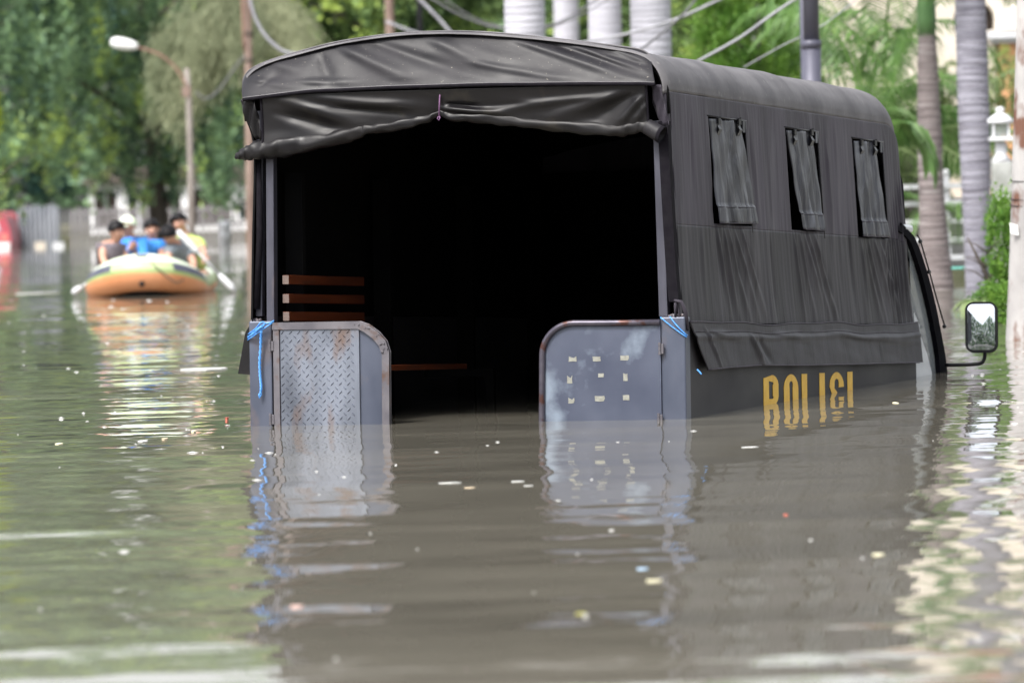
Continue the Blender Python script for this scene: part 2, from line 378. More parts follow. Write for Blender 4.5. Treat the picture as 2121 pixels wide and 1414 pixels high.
# weld blobs on the left door corner
m_ = MB(); r_ = random.Random(5)
for p in ((762, 679), (784, 694), (799, 722), (797, 729), (741, 673), (793, 712)):
    for k in range(5):
        x, z = rz(p[0]+r_.uniform(-5, 5), p[1]+r_.uniform(-2, 2)); m_.ball((x, yd-.013, z), r_.uniform(.002, .004), 6, 4)
m_.build('weld_seam', steel2, ldoor, True)['kind'] = 'stuff'
# right door
P2 = [(1367, 668)]+[(1367-(i+1)*30, 668) for i in range(5)]
cxr, cyr, rr = 1190, 735, 66
pa = [(cxr+rr*math.cos(a)*1.0, cyr-rr*math.sin(a)) for a in np.linspace(PI/2, PI, 12)]
path = [(1367, 667.5), (1280, 668.5)]+pa+[(1123, 880)]
pts3 = []
for p in path:
    x, z = rz(*p); pts3.append((x, yd-.006, z))
pts3.append((pts3[-1][0], yd-.006, ZB))
rd = MB(); xr_, _ = rz(1368, 700)
poly = [(p[0], p[2]) for p in pts3[1:]] + [(xr_, ZB), (xr_, rz(1367, 668)[1])]
rd.prism(poly[::-1], yd, yd+.008, 'y'); rdoor = rd.build('tail_door', doorm, truck); rdoor['label'] = 'right tail door of smooth scuffed sheet in a pipe frame'
m_ = MB(); m_.tube(pts3, .0135, 12); m_.build('pipe_frame', pipe, rdoor, True)
tp_ = [(1186, 743, 16, 11), (1236, 743, 17, 10), (1293, 741, 18, 11), (1180, 785, 11, 16), (1245, 777, 12, 8), (1295.5, 781, 10, 16), (1183, 829, 13, 11), (1242, 825, 20, 11), (1297, 823, 13, 11)]
for k, (px, py, ww, hh) in enumerate(tp_):
    mb = MB(); r_ = random.Random(k+2); x, z = rz(px, py); sx, sz = ww*.00205/2, hh*.00205/2
    pg = []
    for (u, v) in ((-1, -1), (0, -1.05), (1, -1), (1.05, 0), (1, 1), (.3, .9 if k % 3 else .3), (-1, 1), (-.95, 0)): pg.append((x+u*sx*(1+r_.uniform(-.12, .12)), z+v*sz*(1+r_.uniform(-.12, .12))))
    mb.prism(pg, yd-.0016, yd-.0004, 'y'); mb.build('tape_patch', tape, rdoor)
# hinges (leaf + knuckles)
def hinge(px, py, par, s=1):
    x, z = rz(px, py); mb = MB()
    mb.box(x-.001, x+.016*s if s > 0 else x+.001, yd-.012, yd-.004, z-.022, z+.02) if s > 0 else mb.box(x-.016, x+.001, yd-.012, yd-.004, z-.022, z+.02)
    for k in range(3): mb.tube([(x, yd-.012, z-.026+k*.018), (x, yd-.012, z-.010+k*.018)], .0065, 8)
    mb.build('hinge', steel2, par, False, bevel=.001)
hinge(1368, 722, rdoor); hinge(1366, 868, rdoor); hinge(560.5, 716, ldoor); hinge(562, 868, ldoor)

# interior slats and bench ------------------------------------------
bx = -W+.075
for z, px in ((rear(582, 579)[1], 0), (rear(582, 618)[1], 0), (rear(582, 655)[1], 0)):
    xx = rear(576, 600)[0]
    m_ = MB(); m_.box(xx, xx+.030, .06+px*.8, 1.12, z-.020, z+.020); o = m_.build('bench_back_slat', wood, truck, bevel=.003)  # slats cut short in place of fading into the interior shade
    m_ = MB(); m_.box(xx+.001, xx+.029, .0585+px*.8, .0595+px*.8, z-.019, z+.019); m_.build('slat_end', woodend, o)
for y in (.35, 1.6, 2.9, 4.1):
    m_ = MB(); m_.box(-W+.05, rear(576, 600)[0]-.002, y, y+.04, -.3, 1.1); m_.build('slat_bracket', inner, truck)
zb_ = .235
for k in range(4):
    x = rear(576, 600)[0]+.04+k*.085
    m_ = MB(); m_.box(x, x+.07, .1, 1.6, zb_-.012, zb_+.012); m_.build('bench_seat_slat', wood, truck, bevel=.003)  # left seat planks likewise end early, where shade would hide them
for k in range(4):
    x = -.12-k*.085
    m_ = MB(); m_.box(x-.07, x, .1, LB-.3, zb_-.012, zb_+.012); m_.build('bench_seat_slat', wood, truck, bevel=.003)
for y in (.5, 2.2, 3.9):
    m_ = MB(); m_.box(-W+.1, -W+.44, y, y+.04, zb_-.05, zb_-.014); m_.box(-W+.40, -W+.44, y, y+.04, -.35, zb_-.05); m_.build('bench_leg', inner, truck)

# canopy cross-section from the rear silhouette ----------------------
prof_px = [(521, 700), (524, 500), (527, 310), (508, 235), (504, 185), (508, 162), (522, 145), (555, 128), (620, 108), (700, 88), (800, 73), (900, 66.5), (1000, 67.5), (1100, 76),
           (1200, 87), (1280, 98), (1325, 105), (1356, 118), (1376, 140), (1386, 165), (1388, 190), (1391, 260), (1397, 380), (1408, 560), (1418, 668)]
prof = [np.array(rear(p, q, .05)) for p, q in prof_px]
prof = np.array(smoothpath(prof, 6)); NP = len(prof)
iL = 4*6; iFoldR = 20*6   # the fold on the right shoulder
xc = -W/2
def endscale(y):
    a = np.clip((y-(LB-.42))/.42, 0, 1); b_ = 1-(1-a**2.6)**.5*1.0 if np.isscalar(y) else 1-np.sqrt(1-a**2.6); return b_
def sect(i, y):
    x, z = prof[i]; e = endscale(y)
    # towards the cab the top rounds off
    zz = max(0, (z-1.1)/.45); z2 = z-e*.30*min(1, zz)*(.55+.45*zz); x2 = xc+(x-xc)*(1-.05*e*min(1, zz*1.6))
    # hoops under the roof cloth: it sags a little between them
    sag = .010*math.sin(PI*((y % 1.12)/1.12))*min(1, max(0, (z-1.42)/.1)); return x2, z2-sag
ys = np.concatenate([[.0, .008, .02, .035], np.linspace(.05, LB-.43, 60), np.linspace(LB-.42, LB-.005, 14)])
P = np.zeros((len(ys), NP, 3))
for a, y in enumerate(ys):
    c_ = max(0, 1-y/.05)
    for i in range(NP):
        x, z = sect(i, y); P[a, i] = (xc+(x-xc)*(1-.022*c_**2) , y, z-.012*c_**2*(z > 1.2))
U, Vv = np.meshgrid(ys, np.linspace(0, 1, NP), indexing='ij')
P[..., 2] += .004*vnoise(U*1.2, Vv*6, 3)
roofI = slice(iL-6, iFoldR+1)
roof = gridmesh('canopy_roof', P[:, roofI], roofmat, truck, thick=.003)
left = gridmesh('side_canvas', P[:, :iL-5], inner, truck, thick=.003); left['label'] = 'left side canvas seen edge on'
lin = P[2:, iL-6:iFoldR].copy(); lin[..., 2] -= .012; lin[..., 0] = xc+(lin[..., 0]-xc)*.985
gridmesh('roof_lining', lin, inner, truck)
# front end wall of the canopy
ring = P[-1]; fr = np.stack([ring, np.stack([ring[:, 0], ring[:, 1]+.002, np.full(NP, .35)], 1)], 0); fr[1, :, 0] = np.linspace(ring[0, 0], ring[-1, 0], NP)
gridmesh('front_canvas', fr, canvas, truck)

# right side canvas: grid in (y,z), with real window openings
def topz(y): 
    return sect(iFoldR, y)[1]
def sidex(z):
    q = prof[iFoldR:]; return np.interp(z, q[::-1, 1], q[::-1, 0])
def side2(px, py):
    x0 = 0
    for _ in range(4): y, z = side(px, py, x0); x0 = float(sidex(z))
    return y, z
wins = []; shears = []
for tl, tr, bl, br in (((1465, 243), (1538, 250), (1480, 465), (1560, 467)), ((1624, 268), (1694, 272), (1638, 477), (1704, 480)), ((1763, 290), (1825, 292), (1778, 491), (1840, 494))):
    y0 = (side2(*tl)[0]+side2(*bl)[0])/2; y1 = (side2(*tr)[0]+side2(*br)[0])/2; shears.append((side2(*bl)[0]-side2(*tl)[0])/(side2(*tl)[1]-side2(*bl)[1])); z1 = (side2(*tl)[1]+side2(*tr)[1])/2; z0 = (side2(*bl)[1]+side2(*br)[1])/2
    wins.append((y0, y1, z0, z1))
ycuts = sorted(set([.05]+list(np.linspace(.05, LB-.005, 520))+[v for w_ in wins for v in w_[:2]]))
ycuts = np.array(ycuts)
zlo = side(1420, 672)[1]
NZ = 150
zbase = np.linspace(0, 1, NZ)
def sidex(z):   # x of the canvas plane at height z at the rear
    q = prof[iFoldR:]; return np.interp(z, q[::-1, 1], q[::-1, 0])
YY, VV = np.meshgrid(ycuts, zbase, indexing='ij')
TZ = np.array([topz(y) for y in ycuts])[:, None]
ZZ = zlo+(TZ-zlo)*VV
# snap rows to the window edges
for (y0, y1, z0, z1) in wins:
    for zz in (z0, z1):
        for a in range(len(ycuts)):
            if y0-.05 <= ycuts[a] <= y1+.05:
                j = int(np.argmin(abs(ZZ[a]-zz))); ZZ[a, j] = zz
XX = sidex(ZZ)
for a in range(len(ycuts)):
    e = endscale(ycuts[a]); k = np.clip((ZZ[a]-.9)/.5, 0, 1); XX[a] += -e*.03*k
D_ = .006*vnoise(YY*1.6, ZZ*.35, 11)+.0045*vnoise(YY*5, ZZ*.7, 12)
for k, (y0, y1, z0, z1) in enumerate(wins):
    yc = (y0+y1)/2; hw = (y1-y0)/2
    r4 = random.Random(k+40)
    for q in range(5):
        ya_ = y0+.03+.10*q+r4.uniform(-.02, .02); yb_ = ya_+.10+.06*q+r4.uniform(-.04, .04); zb4 = zlo+r4.uniform(.0, .12)
        D_ += ridge(YY, ZZ, ya_, z0-.01, yb_, zb4, .030, r4.uniform(.006, .012))-ridge(YY, ZZ, ya_+.035, z0-.02, yb_+.04, zb4, .034, r4.uniform(.003, .006))
    D_ += ridge(YY, ZZ, y1-.02, z1+.25, y1+.06, z1+.0, .02, .006)
for k in range(9):
    y = LB-.06-k*.055; D_ += ridge(YY, ZZ, y-.03, 1.15-.04*k, y+.012, zlo, .012, .014*(1-.07*k))*(1 if k % 2 else -1)
for k in range(16):
    y = random.uniform(.2, 4.2); z = random.uniform(.6, 1.2); D_ += ridge(YY, ZZ, y, z+.2, y+random.uniform(-.1, .1), z-.25, .03, random.uniform(-.010, .012))
D_ += .010*np.exp(-((ZZ-.86)/.02)**2)*.0
XX = XX+D_*np.clip((TZ-ZZ)/.1, 0, 1)
# rear corner turns in
SH = float(np.mean(shears)); zm_ = (wins[0][2]+wins[0][3])/2
def shr(y, z): return SH*(zm_-z)*np.clip(y/.4, 0, 1)*np.clip((LB-y)/.5, 0, 1)
YS_ = YY+shr(YY, ZZ); P2g = np.stack([XX, YS_, ZZ], -1)
hole = np.zeros((len(ycuts)-1, NZ-1), bool)
for i in range(len(ycuts)-1):
    ym = (ycuts[i]+ycuts[i+1])/2
    for j in range(NZ-1):
        zm = (ZZ[i, j]+ZZ[i, j+1])/2
        for (y0, y1, z0, z1) in wins:
            if y0 < ym < y1 and z0 < zm < z1: hole[i, j] = True
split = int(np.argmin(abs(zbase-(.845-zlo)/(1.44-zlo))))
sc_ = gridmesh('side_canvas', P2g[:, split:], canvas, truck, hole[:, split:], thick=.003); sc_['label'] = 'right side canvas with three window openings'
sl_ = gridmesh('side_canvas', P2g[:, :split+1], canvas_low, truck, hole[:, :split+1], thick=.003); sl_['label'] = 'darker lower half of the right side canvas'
# corner piece wrapping from side to rear
cg = np.zeros((6, NZ, 3))
for a, (dx, y) in enumerate(((0, .05), (-.004, .03), (-.016, .012), (-.034, .002), (-.052, -.002), (-.064, .0))):
    for j in range(NZ):
        z = ZZ[0, j]; k = np.clip((z-1.15)/.2, 0.12, 1) ; cg[a, j] = (XX[0, j]+dx*k+.003*math.sin(z*23+a), y, z)
gridmesh('rear_corner_canvas', cg, canvas, truck, thick=.003)
# dark webbing strip on the corner
wq = [(1380, 268), (1386, 268), (1395, 455), (1408, 640), (1390, 644), (1382, 455)]
m_ = MB(); q0 = [(sidex(z)-.012-.0*z, z) for z in np.linspace(.50, 1.27, 12)]
V_ = []; 
for x, z in q0: V_ += [(x-.030, -.020, z), (x+.012, -.014, z), (x+.014, .03, z), (x-.028, .02, z)]
F_ = []
for k in range(11):
    for j in range(4): F_.append((k*4+j, k*4+(j+1) % 4, (k+1)*4+(j+1) % 4, (k+1)*4+j))
F_ += [(3, 2, 1, 0), (44, 45, 46, 47)]
m_.add(V_, F_); m_.build('webbing_strip', black, truck)

# skirt: an overlapping lower strip, flaring outwards
ysk = np.linspace(side(1422, 668)[0], LB-.002, 200); vs = np.linspace(0, 1, 30)
Ps = np.zeros((200, 30, 3)); y_s0 = side(1448, 765)[0]
for a, y in enumerate(ysk):
    zt_ = zlo+.006+.006*math.sin(y*3.1)+.004*math.sin(y*7+1)
    zb__ = np.interp(y, [0, 1.2, 2.0, 3.2, LB], [side(1440, 766)[1], side(1600, 756)[1]+.002, side(1700, 755)[1], side(1800, 753)[1], side(1900, 750)[1]])
    for j, v in enumerate(vs):
        z = zt_+(zb__-zt_)*v; yy = y+(0 if y > .6 else (1-y/.6)*v*max(0, y_s0))
        d = .012+.022*v+.006*math.exp(-((v-.32)/.05)**2)
        Ps[a, j] = (d, yy, z)
YS, VS = np.meshgrid(ysk, vs*.24, indexing='ij')
Ps[..., 0] += (.004*vnoise(YS*2, VS*3, 21)+ridge(YS, VS, .35, .05, .95, .09, .02, .009)+ridge(YS, VS, 1.05, .07, 1.25, .24, .025, .016)
    - ridge(YS, VS, 1.2, .07, 1.42, .24, .025, .010)+ridge(YS, VS, .25, .02, .40, .24, .02, .012)+ridge(YS, VS, 2.6, .06, 4.4, .11, .02, .010)+ridge(YS, VS, 3.6, .1, 3.62, .24, .008, .005)
    + ridge(YS, VS, 1.5, .05, 2.2, .1, .02, .007))*np.clip(VS/.05, 0, 1)
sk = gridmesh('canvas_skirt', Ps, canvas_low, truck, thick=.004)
m_ = MB(); m_.tube([Ps[a, 6]+np.array([.004, 0, 0]) for a in range(0, 200, 6)], .0022, 6); m_.build('seam', canvas, sk, True)
m_ = MB(); m_.tube([Ps[a, 0]+np.array([.003, 0, 0]) for a in range(0, 200, 6)], .0035, 6); m_.build('seam', canvas, sk, True)
m_ = MB(); m_.tube([Ps[a, -1] for a in range(0, 200, 5)], .0045, 6); m_.build('hem', canvas, sk, True)

# window flaps with clips
fl_px = [((1468, 246), (1534, 249), (1482, 462), (1562, 463)), ((1628, 270), (1682, 271), (1655, 474), (1701, 478)), ((1768, 292), (1812, 293), (1780, 489), (1834, 491))]
for k, (tl, tr, bl, br) in enumerate(fl_px):
    (ya, za), (yb, zb2), (yc_, zc), (yd_, zd) = side2(*tl), side2(*tr), side2(*bl), side2(*br)
    n1, n2 = 24, 40; G = np.zeros((n1, n2, 3))
    for i in range(n1):
        u = i/(n1-1)
        for j in range(n2):
            v = j/(n2-1)
            ty, tz = ya+(yb-ya)*u, za+(zb2-za)*u; by, bz = yc_+(yd_-yc_)*u, zc+(zd-zc)*u
            y = ty+(by-ty)*v; z = tz+(bz-tz)*v
            # uneven free edges
            if u < .01: y += .02*math.sin(v*7+k)*v
            dd = -.006+.016*v+(.009*math.sin(u*10+v*1.2+k*1.9)*(.35+.65*v)+.006*math.sin(u*21-v*2+k)*(.4+v))*math.sin(PI*min(1, max(0, u)))**.5+.003*math.sin(u*37+v*4)+.0015*math.sin(v*17+u*9+k)
            if v > .84: dd += .006
            xbase = float(sidex(z)); G[i, j] = (xbase+dd+.004, y, z)
    f = gridmesh('window_flap', G, flapm, truck, thick=.002)
    f['label'] = ['window flap nearest the tail', 'middle window flap, pinched narrow at its foot', 'window flap nearest the cab'][k]
    m_ = MB(); m_.tube([G[i, 33]+np.array([.003, 0, 0]) for i in range(0, n1, 2)], .002, 5); m_.tube([G[i, -1] for i in range(0, n1, 2)], .0035, 5); m_.build('hem', canvas, f, True)
    for u in (.27, .90) if k == 0 else (.33, .95):
        i = int(u*(n1-1)); p = G[i, 1]
        cb = MB(); cb.box(p[0]+.004, p[0]+.014, p[1]-.022, p[1]+.022, p[2]-.010, p[2]+.016)
        cb.add([(p[0]+.004, p[1]-.018, p[2]-.010), (p[0]+.018, p[1]-.026, p[2]-.034), (p[0]+.004, p[1]-.026, p[2]-.060), (p[0]+.004, p[1]+.018, p[2]-.010), (p[0]+.018, p[1]+.026, p[2]-.034), (p[0]+.004, p[1]+.026, p[2]-.060)],
               [(0,1,2),(5,4,3),(0,3,4,1),(1,4,5,2),(0,2,5,3)])
        cb.tube([(p[0]+.006, p[1]-.02, p[2]+.014), (p[0]+.016, p[1], p[2]+.020), (p[0]+.006, p[1]+.02, p[2]+.014)], .004, 6)
        cb.build('clip', rubber, f, False, bevel=.002)
    y0, y1, z0, z1 = wins[k]
    fr_ = MB()
    s1, s0 = float(shr(y1, z1)), float(shr(y1, z0))
    fr_.tube([(float(sidex(z1))+.003, y0+s1-.015, z1+.004), (float(sidex(z1))+.004, y1+s1+.02, z1+.003)], .003, 5)
    fr_.tube([(float(sidex(z1-.01))+.002, y1+s1, z1), (float(sidex(z0))+.002, y1+s0+.005, z0-.03)], .004, 5)
    fr_.build('window_trim', rubber, truck, True)
    pk = MB(); pk.box(float(sidex(z1))+.001, float(sidex(z1))+.005, y1+s1-.045, y1+s1+.02, z1-.05, z1+.006); pk.build('window_tab', flapm, truck)

# pelmet over the tail opening
tops = smoothpath([rear(p, q, .04) for p, q in ((504, 182), (506, 163), (520, 145), (555, 128), (620, 108), (700, 88), (800, 73), (900, 66.5), (1000, 67.5), (1100, 76), (1200, 87), (1280, 97), (1330, 105), (1350, 120))], 10)
bots = smoothpath([rear(p, q, -.085) for p, q in ((503, 205), (508, 204), (540, 200), (580, 195), (640, 188), (700, 185), (800, 180), (900, 177), (1000, 174), (1100, 173), (1200, 172), (1280, 172), (1330, 172), (1357, 173))], 10)
n = len(tops); G = np.zeros((n, 34, 3))
for i in range(n):
    for j in range(34):
        v = j/33; G[i, j] = (tops[i][0]+(bots[i][0]-tops[i][0])*v, .04-.125*v**.75 + (0.0), tops[i][1]+(bots[i][1]-tops[i][1])*v)
Ug = G[..., 0]; Vg = G[..., 2]
def gx(px): return rear(px, 130)[0]
dis = .003*vnoise(Ug*2.4, Vg*3.2, 31)
for (pa_, qa, pb_, qb, wd, am) in ((700, 95, 860, 165, .028, .020), (660, 110, 700, 180, .03, -.012), (560, 130, 640, 150, .03, .012), (760, 85, 1010, 168, .03, -.016), (880, 78, 1090, 150, .035, .018), (930, 90, 1130, 172, .03, -.012),
        (1050, 78, 1330, 165, .022, .016), (1120, 85, 1345, 160, .018, -.012), (1180, 92, 1350, 150, .014, .012), (1260, 100, 1352, 130, .010, .010), (520, 165, 640, 185, .02, .008), (545, 180, 590, 150, .02, -.008), (1240, 110, 1350, 140, .009, -.008),
        (620, 170, 780, 175, .02, .008), (980, 130, 1200, 170, .02, .010)):
    (x0_, z0_), (x1_, z1_) = rear(pa_, qa), rear(pb_, qb); dis = dis+ridge(Ug, Vg, x0_, z0_, x1_, z1_, wd, am*.95)
fade = np.clip((1-np.abs(np.linspace(-1, 1, 34)))*3.5, 0, 1)[None, :]
G[..., 1] -= dis*fade
pel = gridmesh('rear_pelmet', G, vinyl, truck, thick=.003)
HM = np.zeros((n, 3, 3))
for i in range(n):
    a = G[i, -1]; HM[i] = [a+np.array([0, -.004, .002]), a+np.array([0, -.005, -.005]), a+np.array([0, -.002, -.0115])]
gridmesh('pelmet_hem', HM, black, pel, thick=.004)
m_ = MB(); m_.tube([G[i, -1]+np.array([0, -.003, .0035]) for i in range(0, n, 3)], .0022, 5); m_.build('piping', roofmat, pel, True)
m_ = MB(); m_.tube([G[i, 0]+np.array([0, -.004, .002]) for i in range(0, n, 2)], .004, 6); m_.build('piping', roofmat, pel, True)
# hanging torn cloth below the left end of the pelmet
lg = np.zeros((14, 8, 3))
for i in range(14):
    v = i/13; pxl = 504+30*v**1.5; pxr = 533+16*v; py = 207+82*v
    for j in range(8):
        x, z = rear(pxl+(pxr-pxl)*j/7, py, -.03); lg[i, j] = (x, -.05+.012*math.sin(j*1.3+i*.9)-.02*(1-v), z)
gridmesh('corner_cloth', lg, vinyl_dark, truck, thick=.002)
rgt = np.zeros((14, 6, 3))
for i in range(14):
    v = i/13; pxl = 1352+16*v**1.3; pxr = 1372+14*v; py = 176+84*v
    for j in range(6):
        x, z = rear(pxl+(pxr-pxl)*j/5, py, -.02); rgt[i, j] = (x, -.045+.008*math.sin(j*1.7+i*1.1)+.03*v, z)
gridmesh('corner_cloth', rgt, canvas, truck, thick=.002)
# hoops inside the roof
for y in (.03, 1.15, 2.27, 3.39):
    m_ = MB(); m_.tube([(sect(i, y)[0]*.985-.012, y, sect(i, y)[1]-.035) for i in range(18, 128, 5)], .014, 8); m_.build('roof_hoop', inner, truck, True)

# curtain, rolled up and lashed in the middle
roll = smoothpath([(x, z, r) for (x, z), r in [(rear(px, py, -.04), r) for px, py, r in ((485, 326, 2), (492, 323, 8), (505, 318, 13), (520, 314, 17), (545, 309, 21), (580, 304, 22), (630, 298, 19), (690, 286, 17), (740, 274, 14), (762, 267, 12), (800, 263, 11), (850, 254, 11), (890, 243, 9), (911, 233, 6),
        (930, 241, 10), (980, 243, 11), (1040, 248, 12), (1100, 255, 12), (1180, 262, 13), (1250, 268, 14), (1290, 268, 14), (1320, 262, 13), (1345, 262, 14))]], 7)
V_ = []; seg = 14; nr = len(roll)
for i, (x, z, r) in enumerate(roll):
    r = r*.00205
    for k in range(seg):
        a = 2*PI*k/seg; rr_ = r*(1+.10*math.sin(3*a+i*.35)+.06*math.sin(5*a-i*.8)+.07*math.sin(i*1.1+a)); V_.append((x+.004*math.sin(i), -.034+rr_*math.cos(a)*.9, z+rr_*math.sin(a)))
F_ = [(i*seg+k, i*seg+(k+1) % seg, (i+1)*seg+(k+1) % seg, (i+1)*seg+k) for i in range(nr-1) for k in range(seg)]+[tuple(range(seg-1, -1, -1)), tuple(range((nr-1)*seg, nr*seg))]
cr = mesh('curtain_roll', V_, F_, vinyl_dark, truck)
# its hollow right end
xa, za = rear(1345, 262, -.05); xb, zb2 = rear(1376, 280, -.05)
m_ = MB(); m_.tube([(xa-.01, -.05, za), (xb-.01, -.055, zb2)], [.034, .036], 14, cap=False); m_.tube([(xa-.01, -.05, za), (xb-.014, -.055, zb2)], [.022, .026], 14, cap=False); o = m_.build('roll_end', vinyl, cr, True)
m_ = MB(); m_.tube([(xb-.02, -.054, zb2+.006), (xb-.006, -.056, zb2)], .038, 14, cap=False); m_.build('roll_band', black, cr, True)
# sheet between bar and roll
rx_ = np.array([p[0] for p in roll]); rzz = np.array([p[1] for p in roll]); rr2 = np.array([p[2] for p in roll])*.00205
xs_ = np.linspace(rear(553, 300)[0], rear(1349, 262)[0], 150); G = np.zeros((150, 30, 3))
xcut = rear(911, 230)[0]
for i, x in enumerate(xs_):
    zt_ = float(rear(900, 178, 0)[1])-.02; zb_2 = float(np.interp(x, rx_, rzz)); r = float(np.interp(x, rx_, rr2))
    for j in range(30):
        v = j/29; pin = math.exp(-((x-xcut)/.05)**2)
        G[i, j] = (x, -.078+.050*v-r*.75*v**3, zt_+(zb_2+r*.3-zt_)*v)
Ug, Vg = G[..., 0], G[..., 2]; dis = .004*vnoise(Ug*2, Vg*3, 44)
for (pa_, qa, pb_, qb, wd, am) in ((560, 195, 760, 262, .030, .022), (580, 235, 740, 275, .03, -.016), (640, 200, 900, 228, .025, .02), (700, 225, 900, 236, .02, -.012), (1340, 200, 1280, 268, .02, .020), (1330, 190, 1230, 250, .025, -.016), (1347, 215, 1310, 272, .015, .016),
        (1300, 190, 1140, 250, .03, .018), (1250, 200, 1000, 232, .02, .014), (920, 225, 1060, 238, .016, .018), (930, 215, 1000, 222, .012, -.014), (1100, 215, 980, 225, .02, -.010)):
    (x0_, z0_), (x1_, z1_) = rear(pa_, qa), rear(pb_, qb); dis = dis+ridge(Ug, Vg, x0_, z0_, x1_, z1_, wd, am)
G[..., 1] -= dis*np.clip(np.linspace(0, 1, 30)*3, 0, 1)[None, :]*np.clip((1-np.linspace(0, 1, 30))*4+.3, 0, 1)[None, :]
cu = gridmesh('rear_curtain', G, vinyl_dark, truck, thick=.003)
for i in (0, 149):
    m_ = MB(); m_.tube([G[i, j] for j in range(0, 30, 3)]+[G[i, 29]], .006, 6); m_.build('curtain_edge', black, cu, True)
(xa, za), (xb, zb2) = rear(913, 178, -.05), rear(910, 240, -.07)
m_ = MB(); m_.tube([(xa, -.05, za), (xa+.001, -.072, (za+zb2)/2+.01), (xb, -.075, zb2)], .0035, 6); m_.tube([(xb, -.072, zb2), (xb-.006, -.08, zb2-.012), (xb, -.08, zb2-.02), (xb+.006, -.078, zb2-.008), (xb, -.072, zb2)], .0025, 6)
m_.build('curtain_tie', purple, cu, True)
# loose black flap at the left rear corner
(x0_, z0_), (x1_, z1_), (x2_, z2_), (x3_, z3_) = [rear(p, q, .0) for p, q in ((508, 690), (518, 672), (518, 776), (493, 774))]
m_ = MB(); m_.prism([(x0_, z0_), (x1_, z1_), (x2_, z2_), (x3_, z3_)], -.002, .004); m_.build('loose_flap', vinyl_dark, truck)
# folded cloth tail at the right corner
(xa, za) = rear(1396, 622, -.02)
m_ = MB(); m_.tube([(xa, -.02, za), (xa+.03, -.015, za-.006), (xa+.045, .0, za-.05), (xa+.05, .02, za-.13)], [.006, .008, .009, .006], 8); m_.tube([(xa+.005, -.018, za-.01), (xa+.0, .0, za-.07)], .006, 6); m_.build('cloth_tail', canvas, truck, True)

# lettering POLISI: stencilled, the lower part under water
y0L = side(1581, 778)[0]; zt1 = side(1581, 778)[1]; yEnd = side(1766, 769)[0]
def lety(px): return side(px, 800)[0]
HL = .268; SW = .030   # letter height, stroke
def ribbon(name, pts, parent, closed=False):
    P_ = [np.array(p, float) for p in pts]; n = len(P_); Lft, Rgt = [], []
    for i in range(n):
        a = P_[i-1] if (i > 0 or closed) else P_[i]; c = P_[(i+1) % n] if (i < n-1 or closed) else P_[i]
        d = c-a; d /= np.linalg.norm(d); nn = np.array([-d[1], d[0]])
        k = np.array([1.0, .30]); Lft.append(P_[i]+nn*SWY*k); Rgt.append(P_[i]-nn*SWY*k)
    V = [(.0024, p[0], p[1]) for p in Lft+Rgt]+[(.0006, p[0], p[1]) for p in Lft+Rgt]
    F = []
    m = n if closed else n-1
    for i in range(m):
        j = (i+1) % n; F.append((i, j, n+j, n+i)); F.append((2*n+i, 3*n+i, 3*n+j, 2*n+j)); F.append((i, 2*n+i, 2*n+j, j)); F.append((n+i, n+j, 3*n+j, 3*n+i))
    o = mesh(name, V, F, yellow, parent, smooth=False); return o
SWY = .052
def arc(cy, cz, ry, rz_, a0, a1, n=12): return [(cy+ry*math.cos(a), cz+rz_*math.sin(a)) for a in np.linspace(a0, a1, n)]
def letter(ch, pxa, pxb, ztop):
    a, b_ = lety(pxa), lety(pxb); zb_ = ztop-HL; mid = (a+b_)/2; hw = (b_-a)/2-SWY; t_ = ztop-SWY*.26
    lo = zb_+SWY*.26
    if ch == 'I': ribbon('letter', [(mid, ztop), (mid, zb_)], body)
    elif ch == 'O': ribbon('letter', arc(mid, t_-hw*.55, hw, hw*.55, 0, PI, 10)+arc(mid, lo+hw*.55, hw, hw*.55, PI, 2*PI, 10), body, True)
    elif ch == 'P':
        h = HL*.40
        ribbon('letter', [(a+SWY, zb_), (a+SWY, t_-.004), (b_-SWY-hw*.7, t_)]+arc(b_-SWY-hw*.7, t_-h*.25, hw*.7, h*.25, PI/2, 0, 6)+arc(b_-SWY-hw*.7, t_-h*.75, hw*.7, h*.25, 0, -PI/2, 6)+[(a+SWY*2, t_-h)], body)
    elif ch == 'L': ribbon('letter', [(a+SWY, ztop), (a+SWY, lo), (b_, lo)], body)
    elif ch == 'S':
        h = .098; lo = t_-2*h
        ribbon('letter', arc(mid, t_-h/2, hw, h/2, -.15, PI*1.0, 10)+[(mid-hw*.8, t_-h*.75), (mid, t_-h), (mid+hw*.8, t_-h*1.25)]+arc(mid, lo+h/2, hw, h/2, 0, -PI, 10), body)
def zline(px): return np.interp(lety(px), [y0L, yEnd], [zt1, side(1766, 769)[1]])
for ch, a, b_ in (('P', 1580.5, 1611.5), ('O', 1623, 1652.5), ('L', 1660, 1684), ('I', 1696, 1708.5), ('S', 1717.5, 1747), ('I', 1754, 1766)):
    letter(ch, a, b_, zline(a))

